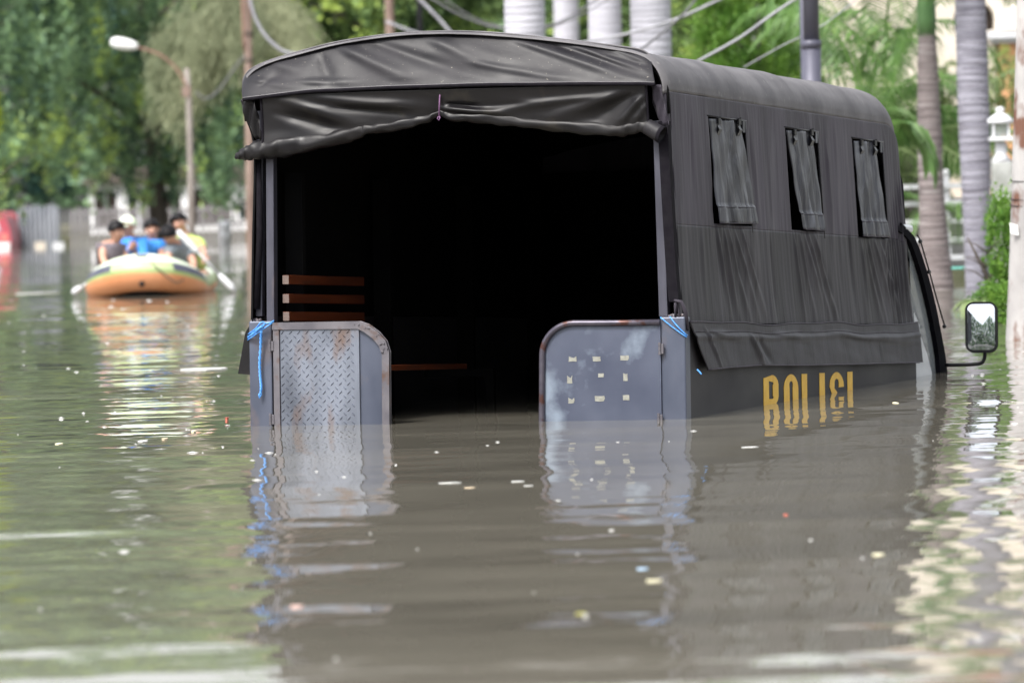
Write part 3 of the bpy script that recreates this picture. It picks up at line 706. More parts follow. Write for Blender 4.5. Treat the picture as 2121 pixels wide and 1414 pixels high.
# cab ---------------------------------------------------------------
xo = -.03
fo = smoothpath([side(p, q, xo) for p, q in ((1868, 462), (1885, 480), (1899, 500), (1920, 560), (1938, 630), (1950, 690), (1959, 740), (1966, 800))], 5)
fi = smoothpath([side(p, q, xo) for p, q in ((1862, 478), (1881, 494), (1892, 515), (1910, 570), (1926, 635), (1937, 690), (1945, 740), (1950, 800))], 5)
for xa_, xb_ in ((xo-.05, xo), (-W+.12, -W+.17)):
    m_ = MB(); nfo = len(fo)
    V_ = [(xb_, p[0], p[1]) for p in fo]+[(xb_, p[0], p[1]) for p in fi]+[(xa_, p[0], p[1]) for p in fo]+[(xa_, p[0], p[1]) for p in fi]
    F_ = []
    for i in range(nfo-1):
        F_ += [(i, nfo+i, nfo+i+1, i+1), (2*nfo+i, 2*nfo+i+1, 3*nfo+i+1, 3*nfo+i), (i, i+1, 2*nfo+i+1, 2*nfo+i), (nfo+i, 3*nfo+i, 3*nfo+i+1, nfo+i+1)]
    m_.add(V_, F_); m_.build('windscreen_pillar', matte, truck, False)
# windscreen between the pillars, roof, rear wall, doors
y_r = LB+.12
g_ = np.array([[(xa_, p[0]-.012, p[1]) for p in fo[4:]] for xa_ in (-W+.17, xo-.05)]); gridmesh('windscreen', g_, glassmat('dark_windscreen', (.03, .035, .04), .6), truck, thick=.004)
zr = fo[3][1]
m_ = MB(); m_.box(-W+.12, xo, y_r, fo[2][0], zr-.02, zr+.02); m_.build('cab_roof', cabw, truck, bevel=.015)
m_ = MB(); m_.box(-W+.12, xo, y_r, y_r+.03, -.8, .42); m_.build('cab_rear_wall', cabw, truck)
gl = [(y_r+.02, zr-.03)]+[(p[0], p[1]) for p in fi[6:36]]+[(y_r+.02, fi[35][1])]
for xa_ in (xo-.028, -W+.145):
    m_ = MB(); m_.prism(gl, xa_, xa_+.004, 'x'); m_.build('door_glass', glass, truck)
dl = [(y_r, .46), (y_r+.12, .40)]+[side(p, q, xo) for p, q in ((1906, 690), (1922, 735), (1931, 770), (1934, 800))]+[(side(1936, 800, xo)[0], -.8), (y_r, -.8)]
m_ = MB(); m_.prism(dl, xo-.025, xo-.004, 'x'); m_.build('cab_door', cabw, truck, bevel=.004)
m_ = MB(); m_.prism([(p[0], p[1]) for p in dl], -W+.12, -W+.14, 'x'); m_.build('cab_door', cabw, truck, bevel=.004)
fb = side(1966, 780, xo)
m_ = MB(); m_.box(-W+.12, xo, fb[0]-.01, fb[0]+.06, -.9, fb[1]-.02); m_.build('cab_front', rubber, truck, bevel=.01)
yw, zw = side(1903, 492, .0); 
wp = [side(p, q, .01) for p, q in ((1901, 488), (1907, 500), (1925, 563), (1942, 625), (1957, 676))]
m_ = MB(); m_.tube([(.01, p[0], p[1]) for p in wp], .0045, 6)
for p in (wp[1], wp[2], wp[4]): m_.ball((.008, p[0], p[1]), (.010, .03, .011), 8, 5)
m_.build('grab_rail', rubber, truck, True)
# mirror on its arm
mp_ = [side(p, q, .0) for p, q in ((1962, 757), (2000, 757))]
ym = side(1966, 757, 0)[0]
def mpx(px, py):  # plane facing the camera at the mirror
    x, z = rear(px, py, ym); return x, z
a0 = [mpx(p, q) for p, q in ((1958, 756), (2000, 755), (2028, 753), (2037, 747), (2040, 735), (2039, 722))]
m_ = MB(); m_.tube([(p[0], ym, p[1]) for p in smoothpath(a0, 5)], .010, 8); m_.build('mirror_arm', rubber, truck, True)
def rrect(c0, c1, rad, n=6):
    (x0, z0), (x1, z1) = c0, c1; out = []
    for cx, cz, a in ((x1-rad, z1-rad, 0), (x0+rad, z1-rad, PI/2), (x0+rad, z0+rad, PI), (x1-rad, z0+rad, 1.5*PI)):
        out += [(cx+rad*math.cos(a+PI/2*k/n), cz+rad*math.sin(a+PI/2*k/n)) for k in range(n+1)]
    return out
c0, c1 = mpx(2004, 727), mpx(2061.5, 628)
mcx, mcz = (c0[0]+c1[0])/2, (c0[1]+c1[1])/2
m_ = MB(); m_.prism(rrect((c0[0]-mcx, c0[1]-mcz), (c1[0]-mcx, c1[1]-mcz), .035), -.02, .05); mh = m_.build('mirror_housing', rubber, truck, bevel=.008)
mh.location = (mcx, ym, mcz); mh.rotation_euler = (-.050, 0, .15)
c0, c1 = mpx(2006, 725.5), mpx(2060, 629.5)
rim = rrect((c0[0]-mcx, c0[1]-mcz), (c1[0]-mcx, c1[1]-mcz), .028, 8); nr = len(rim); V_ = [(0, -.0300, 0)]; F_ = []
for k in range(1, 9):       # slightly domed, as truck mirrors are
    for (x, z) in rim:
        x, z = x*k/8, z*k/8; V_.append((x, -.0300+(x*x+z*z)/(2*1.5), z))
F_ = [(0, 1+(i+1) % nr, 1+i) for i in range(nr)]+[(1+a*nr+i, 1+a*nr+(i+1) % nr, 1+(a+1)*nr+(i+1) % nr, 1+(a+1)*nr+i) for a in range(7) for i in range(nr)]
mesh('mirror_glass', V_, F_, mirror_m, mh)

# blue cords tied at the two rear corners
def tw(p): v = TP+TR @ np.array(p); return v
rope = empty('blue_rope', tw((rear(540, 690)[0], -.03, rear(540, 690)[1]))); tag(rope, 'blue rope knotted on the left rear pillar, its frayed ends hanging down', 'rope')
def loc(o, p): v = tw(p); return v-np.array(o.location)
def ropepath(pxs, y=-.03): return [loc(rope, (rear(p, q, yy)[0], yy, rear(p, q, yy)[1])) for p, q, yy in pxs]
m_ = MB()
for pts in ([(513, 700, -.01), (525, 688, -.03), (545, 672, -.035), (560, 668, -.03), (567, 664, -.02)], [(513, 704, -.01), (530, 692, -.04), (550, 678, -.04), (567, 666, -.02)], [(514, 692, -.0), (530, 680, -.03), (540, 668, -.04), (548, 669, -.04), (540, 684, -.045), (533, 690, -.045)],
            [(513, 697, 0), (520, 694, -.03), (535, 684, -.045), (545, 676, -.05), (536, 680, -.055), (530, 688, -.05)]):
    m_.tube(smoothpath(ropepath(pts), 4), .0032, 6)
m_.build('knot', blue, rope, True)
for k in (0, 1):
    base = smoothpath(ropepath([(541, 686, -.045), (540, 712, -.03), (538, 750, -.025), (539, 780, -.025), (541, 803, -.025), (539-k*3, 824, -.025)]), 12)
    pp = [b0+np.array([.0035*math.cos(i*.9+k*PI), .0035*math.sin(i*.9+k*PI), 0]) for i, b0 in enumerate(base)]
    m_ = MB(); m_.tube(pp, .0034, 6); m_.build('hanging_end', blue, rope, True)
rope2 = empty('blue_rope', tw((rear(1395, 675)[0], -.02, rear(1395, 675)[1]))); tag(rope2, 'short taut blue rope crossing the top of the right rear pillar to the canvas', 'rope')
rope = rope2
for pts in ([(1368, 657, -.014), (1390, 675, -.012), (1419, 696, -.008), (1422, 697, .02)], [(1388, 656, -.0), (1400, 672, -.012), (1420, 692, -.008), (1424, 694, .02)]):
    m_ = MB(); m_.tube(smoothpath(ropepath(pts), 4), .0030, 6); m_.build('strand', blue, rope2, True)
m_ = MB(); m_.tube(smoothpath(ropepath([(1444, 765, -.0), (1449, 770, .0), (1453, 775, .0)]), 3), .0035, 6); m_.build('loose_end', blue, rope2, True)

# ------------------------------------------------------------------ foliage helpers
def leafcloud(cent, size, jit, up=(0, 0, 1), flat=.5, tint=None, aspect=.45, droop=0.0):
    n = len(cent); ax = rng.normal(size=(n, 3)); ax[:, 2] = ax[:, 2]*flat-droop; ax /= np.linalg.norm(ax, axis=1)[:, None]
    bb = np.cross(ax, rng.normal(size=(n, 3))); bb /= np.linalg.norm(bb, axis=1)[:, None]
    s = size*rng.uniform(.6, 1.3, n)[:, None]; a = ax*s; b_ = bb*s*aspect
    V = np.stack([cent-a, cent+b_-a*.1, cent+a, cent-b_-a*.1], 1).reshape(-1, 3); F = np.arange(4*n).reshape(n, 4)
    T = None if tint is None else np.repeat(tint, 4)
    return V, F, T
def crown_mesh(name, R, n_clump, per, size, strand, m, shell=.55, seed=1, clr=.28, droopy=True):
    g = np.random.default_rng(seed); cs = []; ts = []
    d = g.normal(size=(n_clump, 3)); d /= np.linalg.norm(d, axis=1)[:, None]
    rad = shell+(1-shell)*g.random(n_clump)**.6
    lump = 1+.16*np.sin(d[:, 0]*5+seed)*np.cos(d[:, 2]*4+seed*2)+.12*np.sin(d[:, 1]*7+d[:, 2]*5)
    pc = d*(rad*lump)[:, None]*np.array(R)
    tn = np.clip(g.normal(.42, .22, n_clump), 0, .8); tn[g.random(n_clump) < .075] = .97
    for i in range(n_clump):
        q = g.normal(size=(per, 3))*clr*g.uniform(.6, 1.3)
        if droopy:
            tt = g.random(per); q *= (1.05-.75*tt)[:, None]; q[:, 2] -= tt*strand*g.uniform(.4, 1.3); q[:, 0] += tt*.15*g.normal(); 
        cs.append(pc[i]+q); ts.append(np.clip(tn[i]+g.normal(0, .12, per), 0, 1))
    V, F, T = leafcloud(np.concatenate(cs), size, 0, flat=.8, tint=np.concatenate(ts), droop=.3)
    o = mesh(name, V, F, m, None, smooth=False, attr=T); return o
leaf_dark = mat('rain_tree_leaf', (.024, .066, .058), (.32, .49, .26), c3=(.52, .66, .17), rough=.55, attr='tint', trans=.3, spec=.3)
leaf_mid = mat('garden_leaf', (.035, .080, .030), (.23, .34, .12), c3=(.40, .52, .12), rough=.55, attr='tint', trans=.35, spec=.3)
leaf_bright = mat('bright_leaf', (.06, .16, .02), (.20, .36, .06), rough=.5, attr='tint', trans=.4, spec=.3)
leaf_yellow = mat('yellow_green_leaf', (.20, .30, .03), (.42, .50, .07), rough=.5, attr='tint', trans=.4, spec=.3)
leaf_olive = mat('olive_frond', (.13, .16, .09), (.38, .40, .25), rough=.6, attr='tint', trans=.3, spec=.3)
palm_green = mat('palm_frond_green', (.05, .12, .025), (.15, .27, .07), rough=.45, attr='tint', trans=.3, spec=.4)
palm_pale = mat('pale_palm_frond', (.12, .20, .07), (.30, .38, .18), rough=.45, attr='tint', trans=.35, spec=.4)
bark = mat('dark_bark', (.05, .04, .035), (.10, .085, .07), rough=.9, scale=6, stretch=(1, 1, .3), bump=.01)
crownshaft = mat('green_crownshaft', (.05, .12, .04), (.09, .18, .06), rough=.35, scale=3)

CROWNS = {}
def crown(kind):
    if kind in CROWNS: return CROWNS[kind]
    if kind == 'a': o = crown_mesh('crown', (3.6, 2.8, 5.2), 760, 90, .075, 1.25, leaf_dark, seed=3, clr=.19, shell=.45)
    if kind == 'b': o = crown_mesh('crown', (3.2, 2.8, 4.8), 620, 80, .10, .5, leaf_mid, seed=5, clr=.26)
    if kind == 'c': o = crown_mesh('crown', (1.5, 1.3, 1.6), 330, 60, .055, .25, leaf_bright, seed=9, clr=.15)
    if kind == 'd': o = crown_mesh('crown', (1.2, 1.1, 1.9), 230, 60, .045, .3, leaf_mid, seed=12, clr=.13)
    if kind == 'e': o = crown_mesh('crown', (.55, .5, .75), 110, 42, .05, .1, leaf_bright, seed=15, clr=.09, droopy=False)
    CROWNS[kind] = o.data; bpy.data.objects.remove(o); return CROWNS[kind]
def tree(kind, px, D, zc, label, rz_=0, s=(1, 1, 1), name='broadleaf_tree', trunk=True, group='broadleaf trees along the far bank', cat='tree', tr=.22, mat2=None):
    p = at(px, 430, D); root = empty(name, (p[0], D, 0)); tag(root, label, cat, group)
    me = crown(kind)
    if mat2: me = me.copy(); me.materials[0] = mat2
    c = bpy.data.objects.new('crown', me); C.objects.link(c); c.parent = root; c.location = (0, 0, zc); c.rotation_euler = (0, 0, rz_); c.scale = s
    if trunk:
        m_ = MB(); r_ = random.Random(int(px)+int(D)); lean = r_.uniform(-.4, .4)
        m_.tube([(0, 0, -.5), (lean*.2, 0, zc*.3), (lean*.6, .1, zc*.7), (lean, .1, zc*1.1)], [tr, tr*.85, tr*.65, tr*.3], 10)
        for k in range(7):
            a = r_.uniform(0, 2*PI); z0 = zc*r_.uniform(.35, .9); l_ = zc*.35*r_.uniform(.7, 1.2)
            m_.tube([(lean*.5, 0, z0), (lean*.5+math.cos(a)*l_*.5, math.sin(a)*l_*.5, z0+l_*.35), (lean*.5+math.cos(a)*l_, math.sin(a)*l_, z0+l_*.5)], [tr*.4, tr*.25, tr*.1], 7)
        m_.build('trunk', bark, root, True)
    return root
tree('a', -95, 122, 6.6, 'dark drooping tree at the left edge, above the red minibus', 0.3)
tree('a', 330, 128, 6.9, 'tall dark tree hanging over the water behind the inflatable boat', 2.2, (1.05, 1, 1.02))
tree('b', 560, 138, 6.2, 'tree behind the concrete pole left of the truck canopy', 1.0, (1, 1, 1.05), mat2=leaf_dark)
tree('b', 800, 120, 6.4, 'mid green tree behind the left half of the truck canopy', 2.0)
tree('b', 1090, 132, 6.6, 'dark tree seen between the white palm trunks', 3.3, mat2=leaf_dark)
tree('b', 1380, 112, 6.4, 'tree right of the widest white palm trunk', 4.1)
tree('c', 1565, 64, 2.75, 'bright green round garden tree left of the dark pole', 0.5, (.44, .5, .62), tr=.06, group='garden shrubs and small trees')
tree('c', 1455, 76, 3.0, 'light green garden tree behind the power cables', 1.9, (.48, .5, .6), tr=.06, group='garden shrubs and small trees', mat2=leaf_mid)
tree('d', 1775, 66, 1.7, 'garden tree behind the hanging palm fronds', 1.2, tr=.07, group='garden shrubs and small trees', s=(.8, .7, .62))
tree('d', 1962, 62, 2.0, 'dark hedge bush between the two big palm trunks', 2.4, (.14, .3, .15), tr=.05, name='bush', cat='bush', group='garden shrubs and small trees')
tree('d', 2082, 62, 1.95, 'leafy shrub under the orange wall at the right', 3.4, (.18, .4, .24), tr=.05, name='bush', cat='bush', group='garden shrubs and small trees')
tree('e', 2076, 41.5, .52, 'bright green bush beside the peeling white trunk', .3, (.20, .4, .50), name='bush', cat='bush', tr=.02, group='garden shrubs and small trees')
tree('e', 2076, 39.5, .10, 'leafy lower clump of the bush dipping into the water', 1.3, (.22, .4, .26), name='bush', cat='bush', tr=.02, group='garden shrubs and small trees')
t_ = tree('e', -22, 60, 1.9, 'yellow-green sprig of leaves at the left edge of the picture', 2, (.16, .3, .45), name='bush', cat='bush', tr=.02, group='garden shrubs and small trees', mat2=leaf_yellow)

# far tree mass
g = np.random.default_rng(77); n = 60000
cen = np.stack([g.uniform(-24, 30, n), g.uniform(165, 172, n), np.abs(g.uniform(.9, 13, n))], 1)
keep = np.sin(cen[:, 0]*1.3)*.6+np.sin(cen[:, 2]*1.9+cen[:, 0]*.7)*.5+g.normal(0, .7, n) > -.5; cen = cen[keep]
V, F, T = leafcloud(cen, .24, 0, tint=np.clip(.35+.25*np.sin(cen[:, 0]*2)+.25*np.sin(cen[:, 2]*2.7)+g.normal(0, .12, len(cen)), 0, 1), aspect=.6)
o = mesh('distant_trees', V, F, leaf_dark, smooth=False, attr=T); tag(o, 'dark mass of far trees closing the view behind everything', 'trees', kind='stuff')

g = np.random.default_rng(78); n = 46000
th = g.uniform(math.radians(-165), math.radians(-15), n); rr3 = g.uniform(40, 45, n); hh = g.uniform(.3, 12, n)
cen = np.stack([rr3*np.cos(th), 20+rr3*np.sin(th), hh], 1); top = 9.5+2.2*np.sin(th*9)+1.5*np.sin(th*23+1)
cen = cen[hh < top]
V, F, T = leafcloud(cen, .33, 0, tint=np.clip(g.normal(.4, .25, len(cen)), 0, 1), aspect=.6)
o = mesh('street_trees', V, F, leaf_dark, smooth=False, attr=T); tag(o, 'wood lining the street behind the viewpoint, glimpsed in the truck mirror', 'trees', kind='stuff')
# ------------------------------------------------------------------ palms
def frond(m_, base, tip_dir, L_, droop, nleaf=26, leaf=.35, w_=.03, hang=.6, T=None, tv=.5):
    """adds a rachis and its leaflets; base = start, tip_dir = initial unit direction"""
    d = np.array(tip_dir, float); d /= np.linalg.norm(d); p = np.array(base, float); pts = [p.copy()]; ds = [d.copy()]
    st = L_/16
    for k in range(16):
        d = d+np.array([0, 0, -droop/16*(1+k*.12)]); d /= np.linalg.norm(d); p = p+d*st; pts.append(p.copy()); ds.append(d.copy())
    V, F, TT = m_
    k0 = len(V)
    def quad(a, b_, c, e, t):
        i = len(V); V.extend([a, b_, c, e]); F.append((i, i+1, i+2, i+3)); TT.extend([t]*4)
    for k in range(16):
        s = np.cross(ds[k], [0, 0, 1]); s = s/(np.linalg.norm(s)+1e-6)*.012*(1.4-k/16); u = np.array([0, 0, .012])
        quad(pts[k]-s, pts[k]+s, pts[k+1]+s, pts[k+1]-s, .9); quad(pts[k]-u, pts[k]+u, pts[k+1]+u, pts[k+1]-u, .9)
    for k in range(nleaf):
        t = .12+.88*k/(nleaf-1); f = t*16; i = min(15, int(f)); q = pts[i]+(pts[i+1]-pts[i])*(f-i); dd = ds[i]
        s = np.cross(dd, [0, 0, 1]); s /= (np.linalg.norm(s)+1e-6); ll = leaf*(math.sin(PI*min(1, .18+.8*t))**.6)*random.uniform(.85, 1.1)
        for sg in (-1, 1):
            o_ = s*sg*.8+dd*.55+np.array([0, 0, -.10]); o_ /= np.linalg.norm(o_); e1 = q+o_*ll*.5; o2 = o_+np.array([0, 0, -hang*random.uniform(.7, 1.3)]); o2 /= np.linalg.norm(o2); e2 = e1+o2*ll*.5
            wv = np.cross(o_, [0, 0, 1])*.3+dd*.7; wv = wv/np.linalg.norm(wv)*w_; tt = min(1, max(0, tv+random.gauss(0, .18)))
            quad(q-wv*.5, q+wv*.5, e1+wv, e1-wv, tt); quad(e1-wv, e1+wv, e2+wv*.15, e2-wv*.15, tt)
def frond_obj(name, specs, m, parent):
    out = []
    for sp in specs:
        mb = ([], [], []); frond(mb, **sp); o = mesh(name, np.array(mb[0]), np.array(mb[1]), m, parent, smooth=False, attr=mb[2]); out.append(o)
    return out
trunk_white = mat('white_palm_trunk', (.36, .355, .40), (.50, .495, .55), rough=.75, scale=2.2, stretch=(1, 1, 15), detail=6, lo=.3, hi=.7)
trunk_grey = mat('grey_palm_trunk', (.15, .145, .18), (.29, .285, .335), rough=.8, scale=2.5, stretch=(1, 1, 15), detail=7, c3=(.12, .11, .13), scale3=3, lo3=.60, hi3=.72, bump=.01)
trunk_brown = mat('brown_palm_trunk', (.12, .10, .10), (.23, .195, .195), rough=.85, scale=2.5, stretch=(1, 1, 15), detail=7, c3=(.36, .33, .33), scale3=2, lo3=.55, hi3=.75, bump=.01)
def ringtrunk(name, prof, m, root, seg=20):
    """prof: (x offset, z, r); ring scars proud of the trunk every 12 cm"""
    zs = [p[1] for p in prof]; z = zs[0]; V = []; rows = 0; r_ = random.Random(len(prof)*7+int(prof[0][2]*1000))
    ringz = []
    zz = zs[0]
    while zz < zs[-1]:
        h = r_.uniform(.045, .085); ringz += [(zz, .985), (zz+.006, 1.012), (zz+.022, 1.008), (zz+h*.75, 1.0)]; zz += h
    for z, k in ringz:
        x = np.interp(z, zs, [p[0] for p in prof]); r = np.interp(z, zs, [p[2] for p in prof])*k
        for q in range(seg):
            a = 2*PI*q/seg; V.append((x+r*math.cos(a), r*math.sin(a), z+.006*math.sin(a*2+z*3)))
    n = len(ringz); F = [(i*seg+q, i*seg+(q+1) % seg, (i+1)*seg+(q+1) % seg, (i+1)*seg+q) for i in range(n-1) for q in range(seg)]
    F.append(tuple(range((n-1)*seg, n*seg)))
    return mesh(name, V, F, m, root)
def palm(label, pxs, D, m, ztop, shaft=.9, nf=9, Lf=2.6, group='tall palms in the garden row', seed=1):
    """pxs: list of (px left, px right, py) of the trunk outline"""
    c0 = at((pxs[-1][0]+pxs[-1][1])/2, pxs[-1][2], D); root = empty('palm_tree', (c0[0], D, 0)); tag(root, label, 'palm tree', group)
    pr = []
    for a, b_, py in pxs[::-1]:
        p = at((a+b_)/2, py, D); pr.append((p[0]-c0[0], p[2], (b_-a)/2*D/FPX))
    if pr[0][1] > -.3: pr = [(pr[0][0], -.5, pr[0][2]*1.03)]+pr
    if pr[-1][1] < ztop:
        dx = (pr[-1][0]-pr[-2][0])/(pr[-1][1]-pr[-2][1]) if len(pr) > 2 else 0
        pr.append((pr[-1][0]+dx*.5*(ztop-pr[-1][1]), ztop, pr[-1][2]*.85))
    ringtrunk('trunk', pr, m, root)
    xt, rt = pr[-1][0], pr[-1][2]
    m_ = MB(); m_.tube([(xt, 0, ztop-.01), (xt, 0, ztop+.15), (xt, 0, ztop+shaft*.6), (xt, 0, ztop+shaft)], [rt*1.0, rt*1.12, rt*.9, rt*.5], 16); m_.build('crownshaft', crownshaft, root, True)
    r_ = random.Random(seed); sp = []
    for k in range(nf):
        a = 2*PI*k/nf+r_.uniform(-.2, .2); el = r_.uniform(.5, 1.2)
        sp.append(dict(base=(xt, 0, ztop+shaft*.95), tip_dir=(math.cos(a), math.sin(a), el), L_=Lf*r_.uniform(.85, 1.1), droop=1.9, nleaf=40, leaf=.55, w_=.016, hang=.8, tv=.45))
    frond_obj('frond', sp, palm_green, root); return root
palm('palm with a grey trunk, nearest the lamp post, its base in the water', [(1978, 2041, 0), (1981, 2046, 120), (1984, 2050, 240), (1990, 2052, 360), (1996, 2051, 480), (2000, 2050, 606)], 51.5, trunk_grey, 4.2, seed=2)
palm('palm with a brown trunk and green crownshaft beside the truck cab', [(1902, 1938, 75), (1900, 1943, 140), (1900, 1951, 280), (1903, 1955, 400), (1904, 1965, 500), (1906, 1976, 600)], 52.7, trunk_brown, at(1920, 75, 52.7)[2], shaft=1.1, seed=3, nf=8, Lf=2.2)
for k, (px, wd, D, lab) in enumerate(((1087, 84, 59, 'leftmost white palm trunk above the canopy'), (1173, 52, 92, 'narrowest white palm trunk, second from the left above the canopy'), (1253, 68, 72, 'third white palm trunk from the left, a little pinkish'), (1348, 84, 60, 'rightmost and brightest white palm trunk above the canopy'))):
    palm(lab, [(px-wd/2-2, px+wd/2-2, -60), (px-wd/2, px+wd/2, 60), (px-wd/2+2, px+wd/2+6, 420)], D, trunk_white, 5.2+.4*k, seed=10+k, group='white royal palms behind the truck')
# slim brown palm by the canopy's front end
palm('slim palm stem just behind the front of the canopy', [(1872, 1900, 330), (1880, 1908, 470), (1885, 1915, 590)], 58, trunk_brown, at(1880, 325, 58)[2], shaft=.3, nf=6, Lf=1.2, seed=7, group='small garden palms')

# clumping palm with long pale fronds, behind the canopy's front end
cp = at(1800, 330, 58); root = empty('areca_palm', (cp[0], 58, .1)); tag(root, 'clump of pale arching palm fronds drooping behind the truck canopy', 'palm', 'small garden palms')
r_ = random.Random(21); sp = []; sp2 = []
for k in range(22):
    a = r_.uniform(0, 2*PI); sp.append(dict(base=(r_.uniform(-.35, .35), r_.uniform(-.3, .3), .1), tip_dir=(math.cos(a)*.30, math.sin(a)*.30, 1), L_=r_.uniform(1.9, 3.3), droop=r_.uniform(.9, 2.4), nleaf=34, leaf=.50, w_=.010, hang=1.5, tv=r_.uniform(.2, .8)))
for o in frond_obj('frond', sp, palm_pale, root): pass
def dirpx(D, a, b_): v = at(*b_, D)-at(*a, D); return v/np.linalg.norm(v)
def basepx(D, p): v = at(*p, D); return (v[0]-cp[0], v[1]-58, v[2]-.1)
sp2 = [       dict(base=basepx(57, (1790, 260)), tip_dir=(.55, .1, .8), L_=.9, droop=2.2, nleaf=36, leaf=.32, w_=.008, hang=.9, tv=.6),
       dict(base=basepx(57, (1845, 200)), tip_dir=(.22, .1, 1), L_=1.0, droop=.5, nleaf=36, leaf=.30, w_=.008, hang=.5, tv=.25),
       dict(base=basepx(57, (1820, 430)), tip_dir=(.6, .0, .8), L_=.9, droop=2.4, nleaf=36, leaf=.30, w_=.008, hang=.8, tv=.2),
       dict(base=basepx(57.5, (1760, 300)), tip_dir=(-.1, .0, .9), L_=1.3, droop=.8, nleaf=34, leaf=.40, w_=.010, hang=.8, tv=.4),
       dict(base=basepx(57.5, (1735, 300)), tip_dir=(-.05, .0, .9), L_=1.5, droop=1.4, nleaf=34, leaf=.40, w_=.010, hang=1.2, tv=.3),
       dict(base=basepx(57.5, (1790, 320)), tip_dir=(.12, .1, .9), L_=1.5, droop=1.2, nleaf=34, leaf=.40, w_=.010, hang=1.2, tv=.5)]
for q in range(18):
    a = r_.uniform(0, 2*PI); sp2.append(dict(base=basepx(r_.uniform(56, 60), (r_.uniform(1710, 1905), r_.uniform(150, 380))), tip_dir=(math.cos(a)*.45, math.sin(a)*.3, 1), L_=r_.uniform(1.3, 2.1), droop=r_.uniform(1.0, 2.4), nleaf=36, leaf=.46, w_=.012, hang=1.2, tv=r_.uniform(.1, .6)))
sp2.append(dict(base=basepx(50.3, (1838, 262)), tip_dir=(.9, -.1, .42), L_=.72, droop=2.3, nleaf=46, leaf=.44, w_=.013, hang=1.3, tv=.15))
sp2.append(dict(base=basepx(50.1, (1840, 255)), tip_dir=(.9, .2, .30), L_=.62, droop=2.0, nleaf=40, leaf=.40, w_=.013, hang=1.5, tv=.35))
frond_obj('frond', sp2, palm_green, root)
# small fronds between the two trunks
cp2 = at(1985, 430, 55); root = empty('young_palm', (cp2[0], 55, .1)); tag(root, 'young palm with low arching fronds between the two big trunks', 'palm', 'small garden palms')
frond_obj('frond', [dict(base=(0, 0, .5), tip_dir=(math.cos(a)*.6, math.sin(a)*.6, 1), L_=.85, droop=2.2, nleaf=28, leaf=.22, w_=.007, hang=.6, tv=.5) for a in (3.6, .4, 1.5)], palm_green, root)
# olive feathery palm left, above the street lamp
cp3 = at(490, 20, 108); root = empty('feather_palm', (cp3[0], 108, 0)); tag(root, 'olive feathery palm drooping over the street lamp and left pole', 'palm')
g = np.random.default_rng(33)
for k in range(24):
    a = 2*PI*k/24+g.uniform(-.15, .15); el = g.uniform(.1, 1.0); L_ = g.uniform(1.6, 3.0); d = np.array([math.cos(a), math.sin(a)*.8, el]); d /= np.linalg.norm(d); p = np.array([g.uniform(-.2, .2), g.uniform(-.2, .2), 4.6+g.uniform(-.3, .4)]); cc = []; st = []
    for q in range(22):
        d = d+np.array([0, 0, -.13]); d /= np.linalg.norm(d); p = p+d*L_/22; st.append(p.copy())
        w0 = .10+.22*math.sin(PI*(q+2)/25)
        e = g.normal(size=(46, 3))*w0*.6; e[:, 2] = e[:, 2]*.5-np.abs(g.normal(size=46))*w0*1.5; cc.append(p+e)
    cc = np.concatenate(cc); ax = np.stack([g.normal(0, .35, len(cc))+.5*math.cos(a), g.normal(0, .3, len(cc)), -np.ones(len(cc))], 1); ax /= np.linalg.norm(ax, axis=1)[:, None]
    bb = np.cross(ax, g.normal(size=ax.shape)); bb /= np.linalg.norm(bb, axis=1)[:, None]; A = ax*g.uniform(.07, .14, len(cc))[:, None]; B_ = bb*.010
    V = np.stack([cc-A, cc+B_, cc+A, cc-B_], 1).reshape(-1, 3); T = np.repeat(np.clip(g.normal(g.uniform(.2, .9), .15, len(cc)), 0, 1), 4)
    mesh('frond', V, np.arange(4*len(cc)).reshape(-1, 4), leaf_olive, root, smooth=False, attr=T)
m_ = MB(); m_.tube([(.35, .3, -.5), (.3, .2, 2), (.0, 0, 4.2)], [.16, .13, .12], 10); m_.build('trunk', bark, root, True)

# fern at the right water edge
fp = onwater(2040, 640); root = empty('fern', (fp[0], fp[1], 0)); tag(root, 'light green fern at the water edge beside the mirror', 'fern')
frond_obj('frond', [dict(base=(random.uniform(-.05, .05), 0, .0), tip_dir=(math.cos(a)*.7, math.sin(a)*.5, .8), L_=random.uniform(.28, .42), droop=1.6, nleaf=18, leaf=.09, w_=.010, hang=.4, tv=.8) for a in np.linspace(0, 5.8, 11)], leaf_bright if False else palm_pale, root)

# ------------------------------------------------------------------ right side: trunk, poles, house, railing, lamp
peel = mat('peeling_white_trunk', (.28, .27, .27), (.42, .405, .40), rough=.85, scale=3, detail=8, c3=(.13, .06, .04), scale3=4.5, lo3=.52, hi3=.60, bump=.01, stretch=(1, 1, .6))
D = 35.4; c0 = at(2125, 705, D); root = empty('painted_trunk', (c0[0], D, 0)); tag(root, 'peeling white-painted trunk with rusty patches at the right edge', 'tree trunk')
pr = [(a_, b_, q) for a_, b_, q in ((2107, 2150, -300), (2106, 2150, 0), (2101, 2152, 200), (2096, 2156, 350), (2092, 2160, 500), (2086, 2166, 640), (2083, 2170, 712))]
pts = []; rs_ = []
for a_, b_, q in pr[::-1]:
    p = at((a_+b_)/2, q, D); pts.append((p[0]-c0[0], 0, p[2])); rs_.append((b_-a_)/2*D/FPX)
pts = [(0, 0, -.4)]+pts; rs_ = [rs_[0]]+rs_
m_ = MB(); m_.tube(smoothpath(pts, 5), list(np.interp(np.linspace(0, 1, len(smoothpath(pts, 5))), np.linspace(0, 1, len(rs_)), rs_)), 16); m_.build('trunk', peel, root, True)
